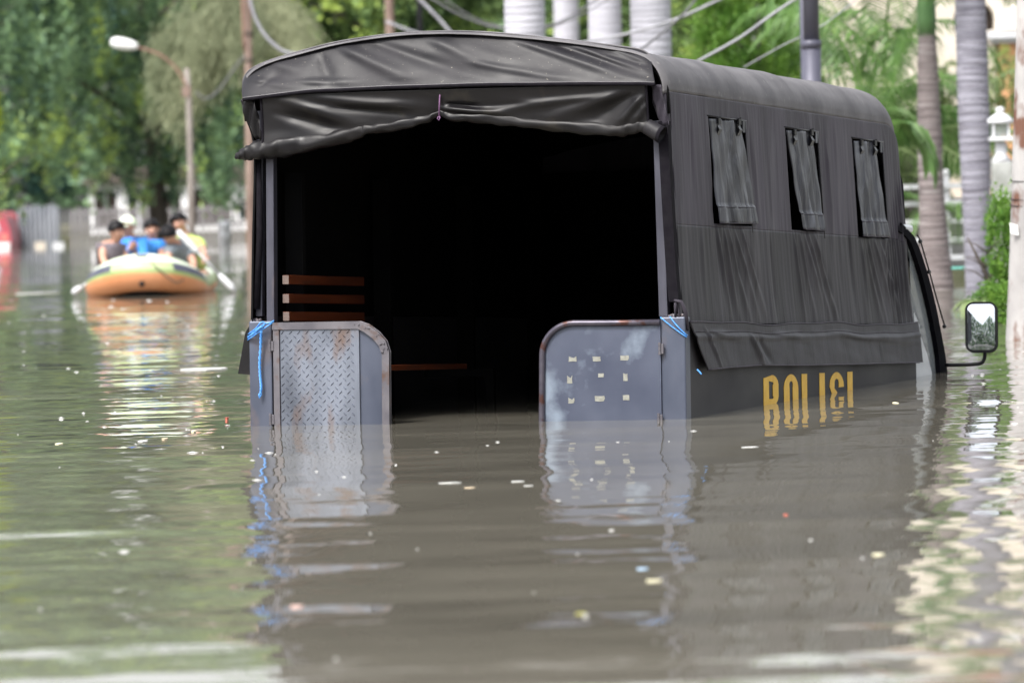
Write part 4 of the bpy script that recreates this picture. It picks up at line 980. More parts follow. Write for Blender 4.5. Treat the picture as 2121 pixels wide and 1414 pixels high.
for q in (373, 411, 424):
    p = at(2122, q, D); m_ = MB(); m_.tube([(p[0]-c0[0]+.088*math.cos(a), .088*math.sin(a), p[2]+.01*math.sin(a)) for a in np.linspace(0, 2*PI, 18)], .003, 5); m_.build('wire_loop', rubber, root, True)
p = at(2100, 473, D-.1); m_ = MB(); m_.prism([(p[0]-c0[0]-.022, p[2]-.03), (p[0]-c0[0]+.03, p[2]-.045), (p[0]-c0[0]+.022, p[2]+.02), (p[0]-c0[0]-.026, p[2]+.035)], -.103, -.1); m_.build('paper_notice', mat('white_paper', (.8, .8, .8), (.7, .7, .7), rough=.7), root)

darkpole = mat('dark_steel_pole', (.055, .055, .08), (.10, .10, .135), rough=.5, metal=.2, scale=5, stretch=(1, 1, .4), c3=(.13, .05, .045), scale3=5, lo3=.64, hi3=.7)
D = 44; p0, p1 = at(1672, -420, D), at(1682, 400, D)
root = empty('steel_pole', (p1[0], D, 0)); tag(root, 'thick dark steel pole rising behind the truck canopy', 'pole')
m_ = MB(); m_.tube([(.02, 0, -.4), (0, 0, p1[2]), (at(1681, 90, D)[0]-p1[0], 0, at(1681, 90, D)[2])], .072, 14); m_.build('lower_tube', darkpole, root, True)
m_ = MB(); m_.tube([(at(1681, 90, D)[0]-p1[0], 0, at(1681, 90, D)[2]), (p0[0]-p1[0], 0, p0[2])], .060, 14); m_.build('upper_tube', darkpole, root, True)
zq = at(1680, 92, D)[2]; m_ = MB(); m_.tube([(at(1680, 92, D)[0]-p1[0], 0, zq-.03), (at(1680, 92, D)[0]-p1[0], 0, zq+.03)], .078, 14); m_.build('collar', darkpole, root, True)
D = 45; p0, p1 = at(1655, -420, D), at(1664, 400, D); root = empty('steel_pole', (p1[0], D, 0)); tag(root, 'slimmer dark pole standing against the thick dark pole', 'pole')
m_ = MB(); m_.tube([(.01, 0, -.4), (p0[0]-p1[0], 0, p0[2])], .026, 10); m_.build('tube', darkpole, root, True)

cream = mat('cream_wall', (.56, .50, .42), (.66, .60, .52), rough=.85, scale=.8, detail=4)
whitep = mat('white_trim', (.52, .53, .56), (.64, .65, .68), rough=.7, scale=3)
orange = mat('orange_wall', (.62, .32, .16), (.70, .38, .2), rough=.85, scale=1.5)
darkwin = mat('dark_window', (.03, .022, .018), (.05, .035, .03), rough=.2)
D = 78
def hx(px, py=100, d=D): return at(px, py, d)[0]
def hz(py, px=1950, d=D): return at(px, py, d)[2]
root = empty('cream_house', (hx(1950), D, 0)); tag(root, 'cream two-storey house with arched window behind the palms', 'house'); X0 = hx(1950)
ax0, ax1 = hx(2046)-X0-.45, hx(2062)-X0; az0, az1 = hz(66), hz(22)
m_ = MB()
m_.box(hx(1715)-X0, ax0, 0, 6, 1.9, hz(-420)); m_.box(ax1, hx(2109)-X0, 0, 6, az0, hz(-420)); m_.box(ax0, ax1, 0, 6, az1+.12, hz(-420)); m_.box(ax0, ax1, 0, 6, 1.9, az0)
# spandrels of the arch
na = 10
for k in range(na):
    a0_, a1_ = PI*k/na, PI*(k+1)/na; c = (ax0+ax1)/2; r = (ax1-ax0)/2
    x0_, x1_ = c+r*math.cos(a0_), c+r*math.cos(a1_); z0_, z1_ = az1-.12+.24*math.sin(a0_), az1-.12+.24*math.sin(a1_)
    m_.prism([(x1_, z1_), (x0_, z0_), (x0_, az1+.12), (x1_, az1+.12)], .0, .3)
m_.build('upper_wall', cream, root)
m_ = MB(); m_.box(ax0, ax1, .3, .35, az0, az1+.12); m_.build('arched_window', darkwin, root)
m_ = MB(); m_.box(hx(2044)-X0, hx(2107)-X0, -.35, -.003, hz(84), hz(70)); m_.box(hx(2050)-X0, hx(2104)-X0, -.25, -.003, hz(94), hz(84)-.003); m_.build('cornice', whitep, root)
m_ = MB(); m_.box(hx(2068)-X0, hx(2103)-X0, -.1, 5, .3, hz(94)-.003); m_.build('porch_wall', orange, root)
m_ = MB(); m_.box(hx(1715)-X0, hx(2066)-X0, .5, 6, .1, 1.89); m_.build('lower_wall', cream, root)
m_ = MB(); m_.box(hx(2109)-X0+.003, hx(2260)-X0, -.2, 5, .1, hz(-300)); m_.build('side_wall', whitep, root)
m_ = MB(); m_.prism([(hx(1700)-X0, hz(-422)), (hx(2290)-X0, hz(-422)), (hx(2290)-X0-1.3, hz(-560)), (hx(1700)-X0+1.2, hz(-560))], -.4, 6.4); m_.build('roof', mat('roof_tile', (.20, .07, .045), (.28, .11, .07), rough=.8, scale=3), root)

galv0 = mat('mossy_pier', (.16, .17, .15), (.42, .43, .42), rough=.9, scale=3)
# white garden lamp on a pier
D = 50; p = at(2074, 330, D); root = empty('garden_lamp', (p[0], D, 0)); tag(root, 'white garden lantern with ball finial on a mossy pier', 'garden lamp')
z = lambda py: at(2074, py, D)[2]
m_ = MB(); m_.box(-.085, .085, -.1, .1, -.3, z(336)); m_.build('pier', galv0, root, bevel=.01)
m_ = MB(); m_.box(-.10, .12, -.12, .12, z(292), z(284)); m_.build('base_plate', whitep, root, bevel=.005)
m_ = MB(); m_.lathe([(.10, z(336)), (.05, z(320)), (.05, z(294))], 12); m_.build('stem', whitep, root, True)
for sx in (-.065, .065):
    for sy in (-.065, .065):
        m_ = MB(); m_.box(sx-.008, sx+.008, sy-.008, sy+.008, z(284), z(256)); m_.build('corner_bar', whitep, root)
m_ = MB(); m_.box(-.055, .055, -.055, .055, z(284)+.002, z(257)); m_.build('lamp_glass', glassmat('lamp_pane', (.4, .42, .42), .5), root)
m_ = MB(); m_.lathe([(.115, z(256)), (.112, z(248)), (.07, z(240)), (.045, z(236)), (.022, z(234)), (.04, z(229)), (.035, z(224)), (.004, z(221))], 16); m_.build('cap', whitep, root, True)

# white railing between the trunks
D = 57; p = at(1978, 480, D); root = empty('white_railing', (p[0], D, 0)); tag(root, 'white slatted railing seen between the two big palm trunks', 'railing')
for q in (385, 420, 458, 496, 533):
    m_ = MB(); zq = at(1978, q, D)[2]; m_.box(-1.2, .75, -.02, .02, zq-.025, zq+.025); m_.build('rail', whitep, root, bevel=.004)
for x in (-1.1, -.07, .7):
    m_ = MB(); m_.box(x-.03, x+.03, .021, .07, 0, at(1978, 362, D)[2]); m_.build('rail_post', whitep, root, bevel=.004)
m_ = MB(); m_.ball((-.07, .045, at(1978, 362, D)[2]+.02), .04); m_.build('post_ball', whitep, root, True)
D = 56.5; p = at(1985, 566, D); root = empty('plastic_tub', (p[0], D, 0)); tag(root, 'small turquoise tub below the white railing', 'tub')
m_ = MB(); m_.lathe([(.09, .02), (.115, .13), (.12, .13), (.095, .14)], 14); m_.build('tub_body', mat('turquoise_plastic', (.15, .55, .48), (.2, .6, .52), rough=.4), root, True)
D = 58.5; root = empty('garden_wall', (at(2000, 500, D)[0], D, 0)); tag(root, 'low pale garden wall behind the white railing', 'wall')
m_ = MB(); m_.box(-6, 4, 0, .2, -.2, .75); m_.build('wall_body', mat('stained_wall', (.35, .34, .33), (.5, .49, .48), rough=.9, scale=2), root)
m_ = MB(); m_.box(-6.05, 4.05, -.04, .24, .753, .81); m_.build('coping', whitep, root)

# ------------------------------------------------------------------ left background
conc = mat('weathered_concrete', (.17, .145, .13), (.28, .25, .23), rough=.9, scale=3, stretch=(1, 1, .5), detail=6, c3=(.36, .35, .34), scale3=2, lo3=.58, hi3=.7)
pinkc = mat('brown_concrete', (.16, .11, .09), (.26, .19, .16), rough=.9, scale=3, stretch=(1, 1, .5), detail=6)
D = 100; pb = at(399, 500, D); root = empty('street_lamp', (pb[0], D, 0)); tag(root, 'concrete pole with a white lamp head on a brown arm, behind the boat', 'street lamp')
pt_ = at(386, 142, D)
m_ = MB(); m_.tube([(0, 0, -.5), (at(396, 400, D)[0]-pb[0], 0, at(396, 400, D)[2]), (at(391, 200, D)[0]-pb[0], 0, at(391, 200, D)[2]), (pt_[0]-pb[0], 0, pt_[2])], [.062, .058, .052, .045], 12); m_.build('pole', conc, root, True)
m_ = MB(); a = at(389, 190, D); m_.box(a[0]-pb[0]-.10, a[0]-pb[0]+.05, -.07, .07, a[2]-.09, a[2]+.09); m_.build('junction_box', pinkc, root, bevel=.01)
ar = [at(p_, q_, D) for p_, q_ in ((388, 180), (365, 142), (330, 113), (284, 98))]
m_ = MB(); m_.tube(smoothpath([(v[0]-pb[0], -.06, v[2]) for v in ar], 5), .017, 8); m_.build('arm', mat('rust_brown_paint', (.22, .11, .09), (.3, .16, .13), rough=.7), root, True)
h0, h1 = at(286, 97, D), at(230, 87, D)
m_ = MB(); n_ = 9
pts = [(h0[0]-pb[0]+(h1[0]-h0[0])*k/(n_-1), -.06, h0[2]+(h1[2]-h0[2])*k/(n_-1)) for k in range(n_)]
m_.tube(pts, [.04, .07, .085, .095, .10, .105, .10, .09, .05], 12); m_.build('lamp_head', mat('white_lamp_shell', (.80, .82, .82), (.76, .78, .78), rough=.35), root, True)

D = 103; pb = at(519, 520, D); root = empty('utility_pole', (pb[0], D, 0)); tag(root, 'tall brownish concrete utility pole just left of the truck', 'pole')
m_ = MB(); m_.tube([(.02, 0, -.5), (0, 0, pb[2]), (at(514, 60, D)[0]-pb[0], 0, at(514, 60, D)[2]), (at(508, -500, D)[0]-pb[0], 0, at(508, -500, D)[2])], [.085, .08, .07, .06], 12); m_.build('pole', pinkc, root, True)
m_ = MB(); m_.tube([(at(503, 20, D)[0]-pb[0], -.1, at(503, 20, D)[2]+.4), (at(505, 90, D)[0]-pb[0], -.1, at(505, 90, D)[2]), (at(507, 110, D)[0]-pb[0], -.02, at(507, 110, D)[2])], .018, 6); m_.build('conduit', mat('rust_brown_paint', (.22, .11, .09)), root, True)
for q in (70, 125):
    zc_ = at(515, q, D); m_ = MB(); m_.tube([(zc_[0]-pb[0], 0, zc_[2]-.03), (zc_[0]-pb[0], 0, zc_[2]+.03)], .085, 12); m_.build('clamp', bark, root, True)
D = 104; pb = at(808, 60, D); root = empty('utility_pole', (pb[0], D, 0)); tag(root, 'brown pole showing above the middle of the canopy, wires tied to it', 'pole')
m_ = MB(); m_.tube([(0, 0, -.5), (0, 0, 9)], [.10, .07], 10); m_.build('pole', pinkc, root, True)
m_ = MB(); m_.box(-.9, .9, -.11, -.05, pb[2]+2.6, pb[2]+2.7); m_.build('crossarm', bark, root)
pole4 = empty('utility_pole', (at(870, 60, 90)[0], 90, 0)); tag(pole4, 'black pole right of the brown pole above the canopy', 'pole'); m_ = MB(); m_.tube([(0, 0, -.5), (0, 0, 8)], [.05, .04], 10); m_.build('pole', rubber, pole4, True)

wire_l = mat('pale_cable', (.24, .24, .27), (.32, .32, .35), rough=.5, scale=5); wire_d = mat('dark_cable', (.09, .09, .10), (.13, .13, .14), rough=.6, scale=5)
cables = [([(512, -60), (520, 10), (540, 60), (570, 95), (605, 112), (700, 128)], 70, .022, wire_l, 'thick pale cable curving down from the brownish pole'),
    ([(860, -10), (890, 20), (925, 58), (980, 130)], 70, .022, wire_l, 'pale cable slanting down left of the white trunks'),
    ([(800, 45), (860, 68), (920, 84), (1000, 110)], 75, .020, wire_l, 'pale cable running from the brown pole along the canopy top'),
    ([(890, -5), (960, 35), (1040, 58), (1150, 50), (1250, -10)], 66, .013, wire_d, 'dark cable sagging in front of the left white trunks'),
    ([(920, 0), (1000, 45), (1100, 62), (1190, 38), (1290, -20)], 68, .009, wire_d, 'thin dark cable sagging just below its neighbour'),
    ([(1200, 90), (1300, 70), (1400, 40), (1500, -5)], 55, .014, wire_l, 'pale double cable crossing the brightest white trunk'),
    ([(1320, 108), (1370, 70), (1420, 25), (1455, -20)], 50, .011, wire_d, 'dark cable rising steeply right of the white trunks'),
    ([(1440, 130), (1530, 80), (1600, 30), (1660, -10)], 48, .012, wire_l, 'pale cable crossing the bright green garden tree'),
    ([(1540, 140), (1620, 95), (1700, 55), (1780, -5)], 47, .005, wire_l, 'very thin wire passing the thick dark pole'),
    ([(405, 190), (425, 205), (450, 190), (480, 150), (510, 110)], 106, .018, wire_d, 'slack cable hanging between the street lamp and brownish pole')]
for pts, D, r, m, lab in cables:
    P3 = smoothpath([at(p_, q_, D) for p_, q_ in pts], 6); c0 = P3[0]
    mb = MB(); mb.tube([p_-c0 for p_ in P3], r, 7); o = mb.build('power_cable', m, None, True); o.location = tuple(map(float, c0)); tag(o, lab, 'cable', 'overhead cables')

# fence on the far bank, plank by plank
galv = mat('grey_sheet_fence', (.16, .18, .21), (.28, .30, .34), rough=.6, scale=2, stretch=(1, 1, .4)); plankm = mat('grey_picket', (.15, .14, .15), (.34, .33, .34), rough=.8, scale=1.2)
D = 143; x0f = at(38, 500, D)[0]; root = empty('sheet_fence', (x0f, D, .15)); tag(root, 'grey corrugated sheet fence right of the red minibus', 'fence')
for k in range(9):
    m_ = MB(); x = k*.115
    m_.prism([(x, 0), (x+.05, -.03), (x+.09, 0), (x+.11, .02), (x+.11, .03), (x+.05, -.02), (x, .01)], -.2, .86+.03*math.sin(k*2.1), 'z'); m_.build('fence_sheet', galv, root)
D = 144; x0f = at(150, 500, D)[0]; root = empty('picket_fence', (x0f, D, .15)); tag(root, 'pale picket fence under the trees behind the boat', 'fence')
mb = MB(); mb.box(0, 4.3, .02, .05, .25, .32); mb.box(0, 4.3, .02, .05, .62, .69); mb.build('fence_rail', plankm, root)
sh = None
for k in range(30):
    if sh is None:
        m_ = MB(); m_.prism([(-.04, -.2), (.04, -.2), (.04, .72), (0, .8), (-.04, .72)], -.015, .015); sh = m_.build('picket', plankm, root); o = sh
    else: o = sh.copy(); C.objects.link(o); o.parent = root
    o.location = (k*.145, 0, random.uniform(-.06, .06)); o.rotation_euler = (0, random.uniform(-.04, .04), 0)

# white house far behind the boat
D = 158; xh = at(300, 470, D)[0]; root = empty('white_house', (xh, D, .1)); tag(root, 'white low house glimpsed through the trees behind the boat', 'house')
def zz(py, px=300): return at(px, py, D)[2]-.1
segs = [(-1.35, -.75), (-.45, .15), (.55, 1.0), (1.35, 2.6)]
prev = -3.2
m_ = MB(); m_.box(-1.5, 2.8, 0, 3, 0, .30); m_.box(-1.5, 2.8, 0, 3, 1.25, 1.45)
for a_, b_ in ((-1.5, -1.35), (-.75, -.45), (.15, .55), (1.0, 1.35), (2.3, 2.8)): m_.box(a_, b_, 0, 3, .30, 1.25)
m_.build('wall', mat('white_wall', (.72, .72, .74), (.8, .8, .8), rough=.85, scale=1), root)
for a_, b_ in ((-1.35, -.75), (-.45, .15), (.55, 1.0), (1.35, 2.3)):
    m_ = MB(); m_.box(a_, b_, .15, .2, .30, 1.25); o = m_.build('window', darkwin, root)
    m_ = MB(); m_.box((a_+b_)/2-.025, (a_+b_)/2+.025, .08, .14, .3, 1.25); m_.build('window_bar', whitep, o)
m_ = MB(); m_.prism([(-1.7, 1.453), (3.0, 1.453), (2.6, 1.9), (-1.3, 1.9)], -.3, 3.3); m_.build('roof', bark, root)
# white drum and small items at the far edge
for px, py, ww, hh, m, nm, lab, cat in ((467, 505, .30, .55, whitep, 'plastic_drum', 'tall white plastic drum at the foot of the far trees, left of the truck', 'drum'), (84, 512, .26, .13, cream, 'foam_box', 'cream foam box afloat by the grey sheet fence', 'box'), (122, 512, .26, .12, whitep, 'foam_box', 'white foam box afloat right of the cream one', 'box')):
    p = onwater(px, py); root = empty(nm, (p[0], p[1], 0)); tag(root, lab, cat)
    if nm == 'plastic_drum':
        m_ = MB(); m_.lathe([(ww*.42, -.2), (ww*.45, hh*.3), (ww*.47, hh*.32), (ww*.45, hh*.34), (ww*.45, hh*.7), (ww*.47, hh*.72), (ww*.45, hh*.74), (ww*.42, hh*.95), (ww*.2, hh)], 16); m_.build('drum_body', m, root, True)
        m_ = MB(); m_.lathe([(.05, hh), (.05, hh+.04), (.01, hh+.045)], 10); m_.build('lid', darkwin, root, True)
    else:
        m_ = MB(); m_.box(-ww/2, ww/2, -.12, .12, -.05, hh*.7); m_.build('box_body', m, root, bevel=.01)
        m_ = MB(); m_.box(-ww/2-.01, ww/2+.01, -.13, .13, hh*.7+.002, hh); m_.build('lid', m, root, bevel=.01)
# red minibus at the left edge
red = mat('red_paint', (.40, .07, .10), (.48, .10, .13), rough=.3, scale=2); wht = mat('white_paint_car', (.75, .76, .78), (.8, .8, .8), rough=.3)
p = onwater(-38, 516); root = empty('minibus', (p[0], p[1]+1, 0)); tag(root, 'red and white minibus half under water at the left edge', 'minibus')
xr = at(20, 500, p[1])[0]-p[0]; xl = xr-1.65
body_pts = [(xl, -.4), (xr, -.4), (xr, .22), (xr-.02, .45), (xr-.12, .72), (xr-.25, .84), (xl+.25, .84), (xl+.12, .72), (xl+.02, .45), (xl, .22)]
m_ = MB(); m_.prism(body_pts, -1, 2.6); bd = m_.build('body', red, root, bevel=.04)
m_ = MB(); m_.prism([(xl+.2, .42), (xr-.2, .42), (xr-.3, .70), (xl+.3, .70)], -1.012, -1.002); m_.build('rear_window', mat('pale_glass', (.45, .5, .58), rough=.08), root)
m_ = MB(); m_.box(xl-.01, xr+.01, -1.06, -1.002, -.3, .14); m_.build('bumper', wht, root, bevel=.02)
for x in (xl+.12, xr-.12):
    m_ = MB(); m_.box(x-.07, x+.07, -1.02, -1.003, .2, .34); m_.build('tail_light', mat('tail_lens', (.8, .25, .2), rough=.2), root, bevel=.01)

# ------------------------------------------------------------------ inflatable boat and people
DB = 62.6
orange_r = mat('orange_rubber', (.60, .25, .11), (.66, .30, .15), rough=.45, scale=4); olive_r = mat('olive_rubber', (.26, .33, .12), (.33, .42, .18), rough=.45, scale=4)
pale_r = mat('pale_green_rubber', (.60, .68, .52), (.70, .76, .62), rough=.45, scale=4); slate = mat('slate_strip', (.06, .065, .10), (.08, .085, .12), rough=.6); 
bc = at(306, 612, DB); boat = empty('inflatable_boat', (bc[0], DB, 0)); tag(boat, 'orange and pale green inflatable boat carrying several people, bow towards us', 'boat')
# path of the tube centre: bow (towards camera, -y) raised
path = []
for k in range(33):
    a = PI*k/32; x = -.50*math.cos(a); yb = -math.sin(a)**.8*.75; path.append((x, yb, .075+.175*math.sin(a)**1.3))
path = [(-.50, 2.0, .11), (-.50, 1.4, .09), (-.50, .7, .075)]+path+[(.50, .7, .075), (.50, 1.4, .09), (.50, 2.0, .11)]
seg = 28; n = len(path); V_ = []
rads = []
for i, p in enumerate(path):
    a = np.array(path[max(0, i-1)]); c = np.array(path[min(n-1, i+1)]); tdir = c-a; tdir[2] = 0; tdir /= np.linalg.norm(tdir); out = np.array([-tdir[1], tdir[0], 0]); out = -out if np.dot(out, np.array([p[0], p[1]-.2, 0])) < 0 else out
    bow = max(0, -p[1]/.75); r = .155+.045*bow; rads.append(r)
    for k in range(seg):
        q = 2*PI*k/seg; V_.append(np.array(p)+out*math.cos(q)*r+np.array([0, 0, math.sin(q)*r]))
V_ = np.array(V_)
def band(name, q0, q1, m, i0=0, i1=None, lift=0.0):
    i1 = n-1 if i1 is None else i1; ks = list(range(q0, q1+1)); VV_ = []; 
    for i in range(i0, i1+1):
        for k in ks:
            v = V_[i*seg+(k % seg)]; c = np.array(path[i]); VV_.append(c+(v-c)*(1+lift))
    w_ = len(ks); F_ = [(a*w_+b_, (a+1)*w_+b_, (a+1)*w_+b_+1, a*w_+b_+1) for a in range(i1-i0) for b_ in range(w_-1)]
    o = mesh(name, VV_, F_, m, boat); return o
band('tube_underside', -9, 0, orange_r); band('tube_side', 0, 1, olive_r); band('tube_shoulder', 1, 3, mat('light_green_rubber', (.38, .47, .24), (.46, .54, .30), rough=.45, scale=4)); band('tube_top', 3, 19, pale_r)
band('rub_strip', 1, 3, slate, 4, 14, .015); band('rub_strip', 1, 3, slate, 24, 34, .015)
m_ = MB(); m_.prism([(-.45, 2.0), (.45, 2.0), (.45, 0), (.3, -.5), (-.3, -.5), (-.45, 0)], .02, .06, 'z'); m_.build('boat_floor', slate, boat)
m_ = MB(); m_.box(-.42, .42, 1.9, 2.0, .0, .3); m_.build('transom', slate, boat)
yb = path[19][1]-rads[19]
m_ = MB(); m_.lathe([(.030, 0), (.030, .02), (.02, .025)], 14); o = m_.build('valve', rubber, boat, True); o.location = (0, yb+.02, .13); o.rotation_euler = (PI/2, 0, 0)
m_ = MB(); m_.lathe([(.022, 0), (.022, .02), (.015, .025)], 12); o = m_.build('valve', slate, boat, True); o.location = (0, yb+.05, .335); o.rotation_euler = (PI/2.6, 0, 0)
m_ = MB(); m_.tube([(-.06, yb+.13, .405), (-.05, yb+.09, .43), (.05, yb+.09, .43), (.06, yb+.13, .405)], .014, 8); m_.build('handle', slate, boat, True)
m_ = MB(); m_.tube(smoothpath([(.06, yb+.1, .40), (.14, yb+.02, .32), (.25, yb+.03, .22), (.33, yb+.07, .15), (.40, yb+.12, .14), (.47, yb+.3, .2)], 6), .007, 6); m_.build('grab_line', bark, boat, True)
for px0, py0, px1, py1, D, lab in ((368, 478, 487, 603, 62.4, 'white oar held by the rower in yellow-green, dipping to the right'), (215, 562, 150, 607, 62.3, 'grey-white oar resting over the left side of the boat')):
    a_, b_ = at(px0, py0, D), at(px1, py1, D-.1); o = empty('oar', a_); tag(o, lab, 'oar')
    v = b_-a_; m_ = MB(); m_.tube([v*.0, v*.35, v*.75], [.013, .013, .013], 10); m_.build('shaft', whitep, o, True)
    m_ = MB(); m_.tube([v*.72, v*.78, v*.92, v*1.0], [.016, .034, .036, .022], 10); m_.build('blade', whitep, o, True)
    if px0 == 368: m_ = MB(); m_.tube([v*.0, v*.03, v*.32, v*.36], [.02, .032, .032, .016], 10); m_.build('upper_blade', whitep, o, True)

skin = mat('skin', (.46, .25, .18), (.54, .31, .23), rough=.5, scale=6); hairm = mat('black_hair', (.004, .0035, .005), (.008, .007, .008), rough=.5, scale=30, spec=.2)
def skinmesh(name, verts, edges, radii, m, parent, sub=1):
    me = bpy.data.meshes.new(name); me.from_pydata([tuple(map(float, v)) for v in verts], edges, []); o = bpy.data.objects.new(name, me); C.objects.link(o)
    s = o.modifiers.new('skin', 'SKIN'); 
    if not me.skin_vertices: me.skin_vertices.new(name='')
    for i, r in enumerate(radii):
        sv = me.skin_vertices[0].data[i]; sv.radius = r if isinstance(r, tuple) else (r, r)
    me.skin_vertices[0].data[0].use_root = True
    b_ = o.modifiers.new('sub', 'SUBSURF'); b_.levels = sub; b_.render_levels = sub
    bpy.context.view_layer.update(); dg = bpy.context.evaluated_depsgraph_get(); nm_ = bpy.data.meshes.new_from_object(o.evaluated_get(dg)); o.modifiers.clear(); o.data = nm_; nm_.materials.clear(); nm_.materials.append(m)
    nm_.polygons.foreach_set('use_smooth', np.ones(len(nm_.polygons), dtype=bool)); o.parent = parent; return o
def person(label, D, J, shirt, shirt2=None, sleeve='none', face=(0, -1), capm=None, bent=0):
    """J: pixel joints with depth offsets: hip, chest, neck, head, shL, elL, haL, shR, elR, haR"""
    G_ = {k: at(v[0], v[1], D+(v[2] if len(v) > 2 else 0)) for k, v in J.items()}; hip = G_['hip']
    root = empty('person', hip); tag(root, label, 'person', 'people in the inflatable boat'); g_ = {k: v-hip for k, v in G_.items()}
    hd = g_['head']; nk = g_['neck']; up = hd-nk; up /= np.linalg.norm(up)
    fd = np.array([face[0], face[1], -bent]); fd /= np.linalg.norm(fd)
    v = [g_['hip'], (g_['hip']+g_['chest'])/2, g_['chest'], nk, nk+up*.045+fd*.01, hd, hd+up*.055]; r = [.13, (.13, .11), (.14, .11), .055, .052, .082, .070]; e = [(0, 1), (1, 2), (2, 3), (3, 4), (4, 5), (5, 6)]
    for s in 'LR':
        i0 = len(v); v += [g_['sh'+s], g_['el'+s], g_['ha'+s]]; r += [.058, .042, .028]; e += [(2, i0), (i0, i0+1), (i0+1, i0+2)]
        d = g_['ha'+s]-g_['el'+s]; d /= np.linalg.norm(d); sd_ = np.cross(d, [0, 1, 0]); sd_ /= (np.linalg.norm(sd_)+1e-6); pal = len(v); v.append(g_['ha'+s]+d*.05); r.append((.034, .018)); e.append((i0+2, pal))
        for k, (o_, l_) in enumerate(((-.028, .065), (-.010, .078), (.010, .074), (.028, .058))):
            a_ = len(v); v += [g_['ha'+s]+d*.075+sd_*o_, g_['ha'+s]+d*(.075+l_*.5)+sd_*o_*1.1+np.array([0, -.006, -.004]), g_['ha'+s]+d*(.075+l_*.9)+sd_*o_*1.1+np.array([0, -.006, -.022])]; r += [.010, .009, .007]; e += [(pal, a_), (a_, a_+1), (a_+1, a_+2)]
        a_ = len(v); v += [g_['ha'+s]+d*.03+sd_*.038, g_['ha'+s]+d*.065+sd_*.055]; r += [.011, .009]; e += [(pal, a_), (a_, a_+1)]
    # thighs and shins folded in the boat
    for sx in (-.1, .1):
        i0 = len(v); v += [g_['hip']+np.array([sx, -.02, -.02]), g_['hip']+np.array([sx*1.5, -.38, .02]), g_['hip']+np.array([sx*1.2, -.30, -.20])]; r += [.09, .062, .045]; e += [(0, i0), (i0, i0+1), (i0+1, i0+2)]
    b_ = skinmesh('body', v, e, r, skin, root, 2)
    # shirt: a looser shell over trunk (and sleeves)
    v = [g_['hip']+np.array([0, 0, -.02]), (g_['hip']+g_['chest'])/2, g_['chest'], nk-up*.015, nk*.55+g_['chest']*.45]; r = [.165, (.17, .14), (.185, .145), .060, (.135, .115)]; e = [(0, 1), (1, 2), (2, 4), (4, 3)]
    for s in 'LR':
        k = {'none': .22, 'short': .55, 'long': .96}[sleeve]; i0 = len(v); v += [g_['sh'+s]]; r += [.080]; e += [(2, i0)]
        if k: v += [g_['sh'+s]+(g_['el'+s]-g_['sh'+s])*min(1, k*1.0)]; r += [.064]; e += [(i0, i0+1)]
        if k > .9: v += [g_['el'+s]+(g_['ha'+s]-g_['el'+s])*.9]; r += [.040]; e += [(i0+1, i0+2)]
    skinmesh('shirt', v, e, r, shirt, root, 2)
    # hair shell, ears, face
    q = hd+up*.032-fd*.022; rt = np.cross(fd, up); rt /= np.linalg.norm(rt)
    B = Matrix((tuple(rt), tuple(fd), tuple(up))).transposed().to_4x4()
    mb = MB(); seg_ = 18
    for i in range(8):
        th = PI*.5*i/7*1.18
        for k in range(seg_):
            ph = 2*PI*k/seg_; front = max(0, math.sin(ph)); lim = th*(1-.48*front); rr_ = 1+.03*math.sin(ph*5+i)
            mb.V.append((.084*rr_*math.sin(lim)*math.cos(ph), .090*rr_*math.sin(lim)*math.sin(ph), .086*rr_*math.cos(lim)))
    mb.F = [(i*seg_+k, i*seg_+(k+1) % seg_, (i+1)*seg_+(k+1) % seg_, (i+1)*seg_+k) for i in range(7) for k in range(seg_)]
    h_ = mb.build('hair' if capm is None else 'cap', hairm if capm is None else capm, root, True); sm = h_.modifiers.new('t', 'SOLIDIFY'); sm.thickness = .012
    B.translation = Vector(q); h_.matrix_local = B
    if capm:
        mb = MB(); mb.prism([(-.07, .06), (.07, .06), (.06, .15), (0, .17), (-.06, .15)], .0, .01, 'z'); c_ = mb.build('cap_peak', capm, root, False, bevel=.003); c_.matrix_local = B
    mb = MB(); mb.tube([(0, .070, -.01), (0, .092, -.035), (0, .080, -.045)], [.010, .016, .012], 8); mb.ball((-.083, -.005, -.03), (.010, .018, .026), 8, 5); mb.ball((.083, -.005, -.03), (.010, .018, .026), 8, 5); c_ = mb.build('nose_and_ears', skin, root, True); c_.matrix_local = B
    mb = MB(); mb.ball((-.030, .076, -.012), (.012, .006, .006), 8, 4); mb.ball((.030, .076, -.012), (.012, .006, .006), 8, 4); mb.ball((-.030, .077, .006), (.018, .005, .004), 8, 4); mb.ball((.030, .077, .006), (.018, .005, .004), 8, 4); c_ = mb.build('eyes_and_brows', hairm, root, True); c_.matrix_local = B
    mb = MB(); mb.ball((0, .078, -.070), (.022, .006, .006), 8, 4); c_ = mb.build('mouth', mat('lips', (.34, .12, .10)), root, True); c_.matrix_local = B
    return root
greys = mat('mauve_grey_cloth', (.13, .11, .13), (.18, .155, .18), rough=.85, scale=6); blues = mat('blue_cloth', (.03, .20, .62), (.05, .27, .72), rough=.8, scale=6); slates = mat('slate_cloth', (.12, .145, .17), (.17, .20, .23), rough=.85, scale=6)
limes = mat('lime_cloth', (.42, .55, .13), (.50, .63, .18), rough=.8, scale=6); browns = mat('brown_cloth', (.17, .07, .05), (.24, .1, .08), rough=.8, scale=6); capm = mat('white_green_cap', (.6, .72, .5), (.78, .8, .75), rough=.7, scale=8)
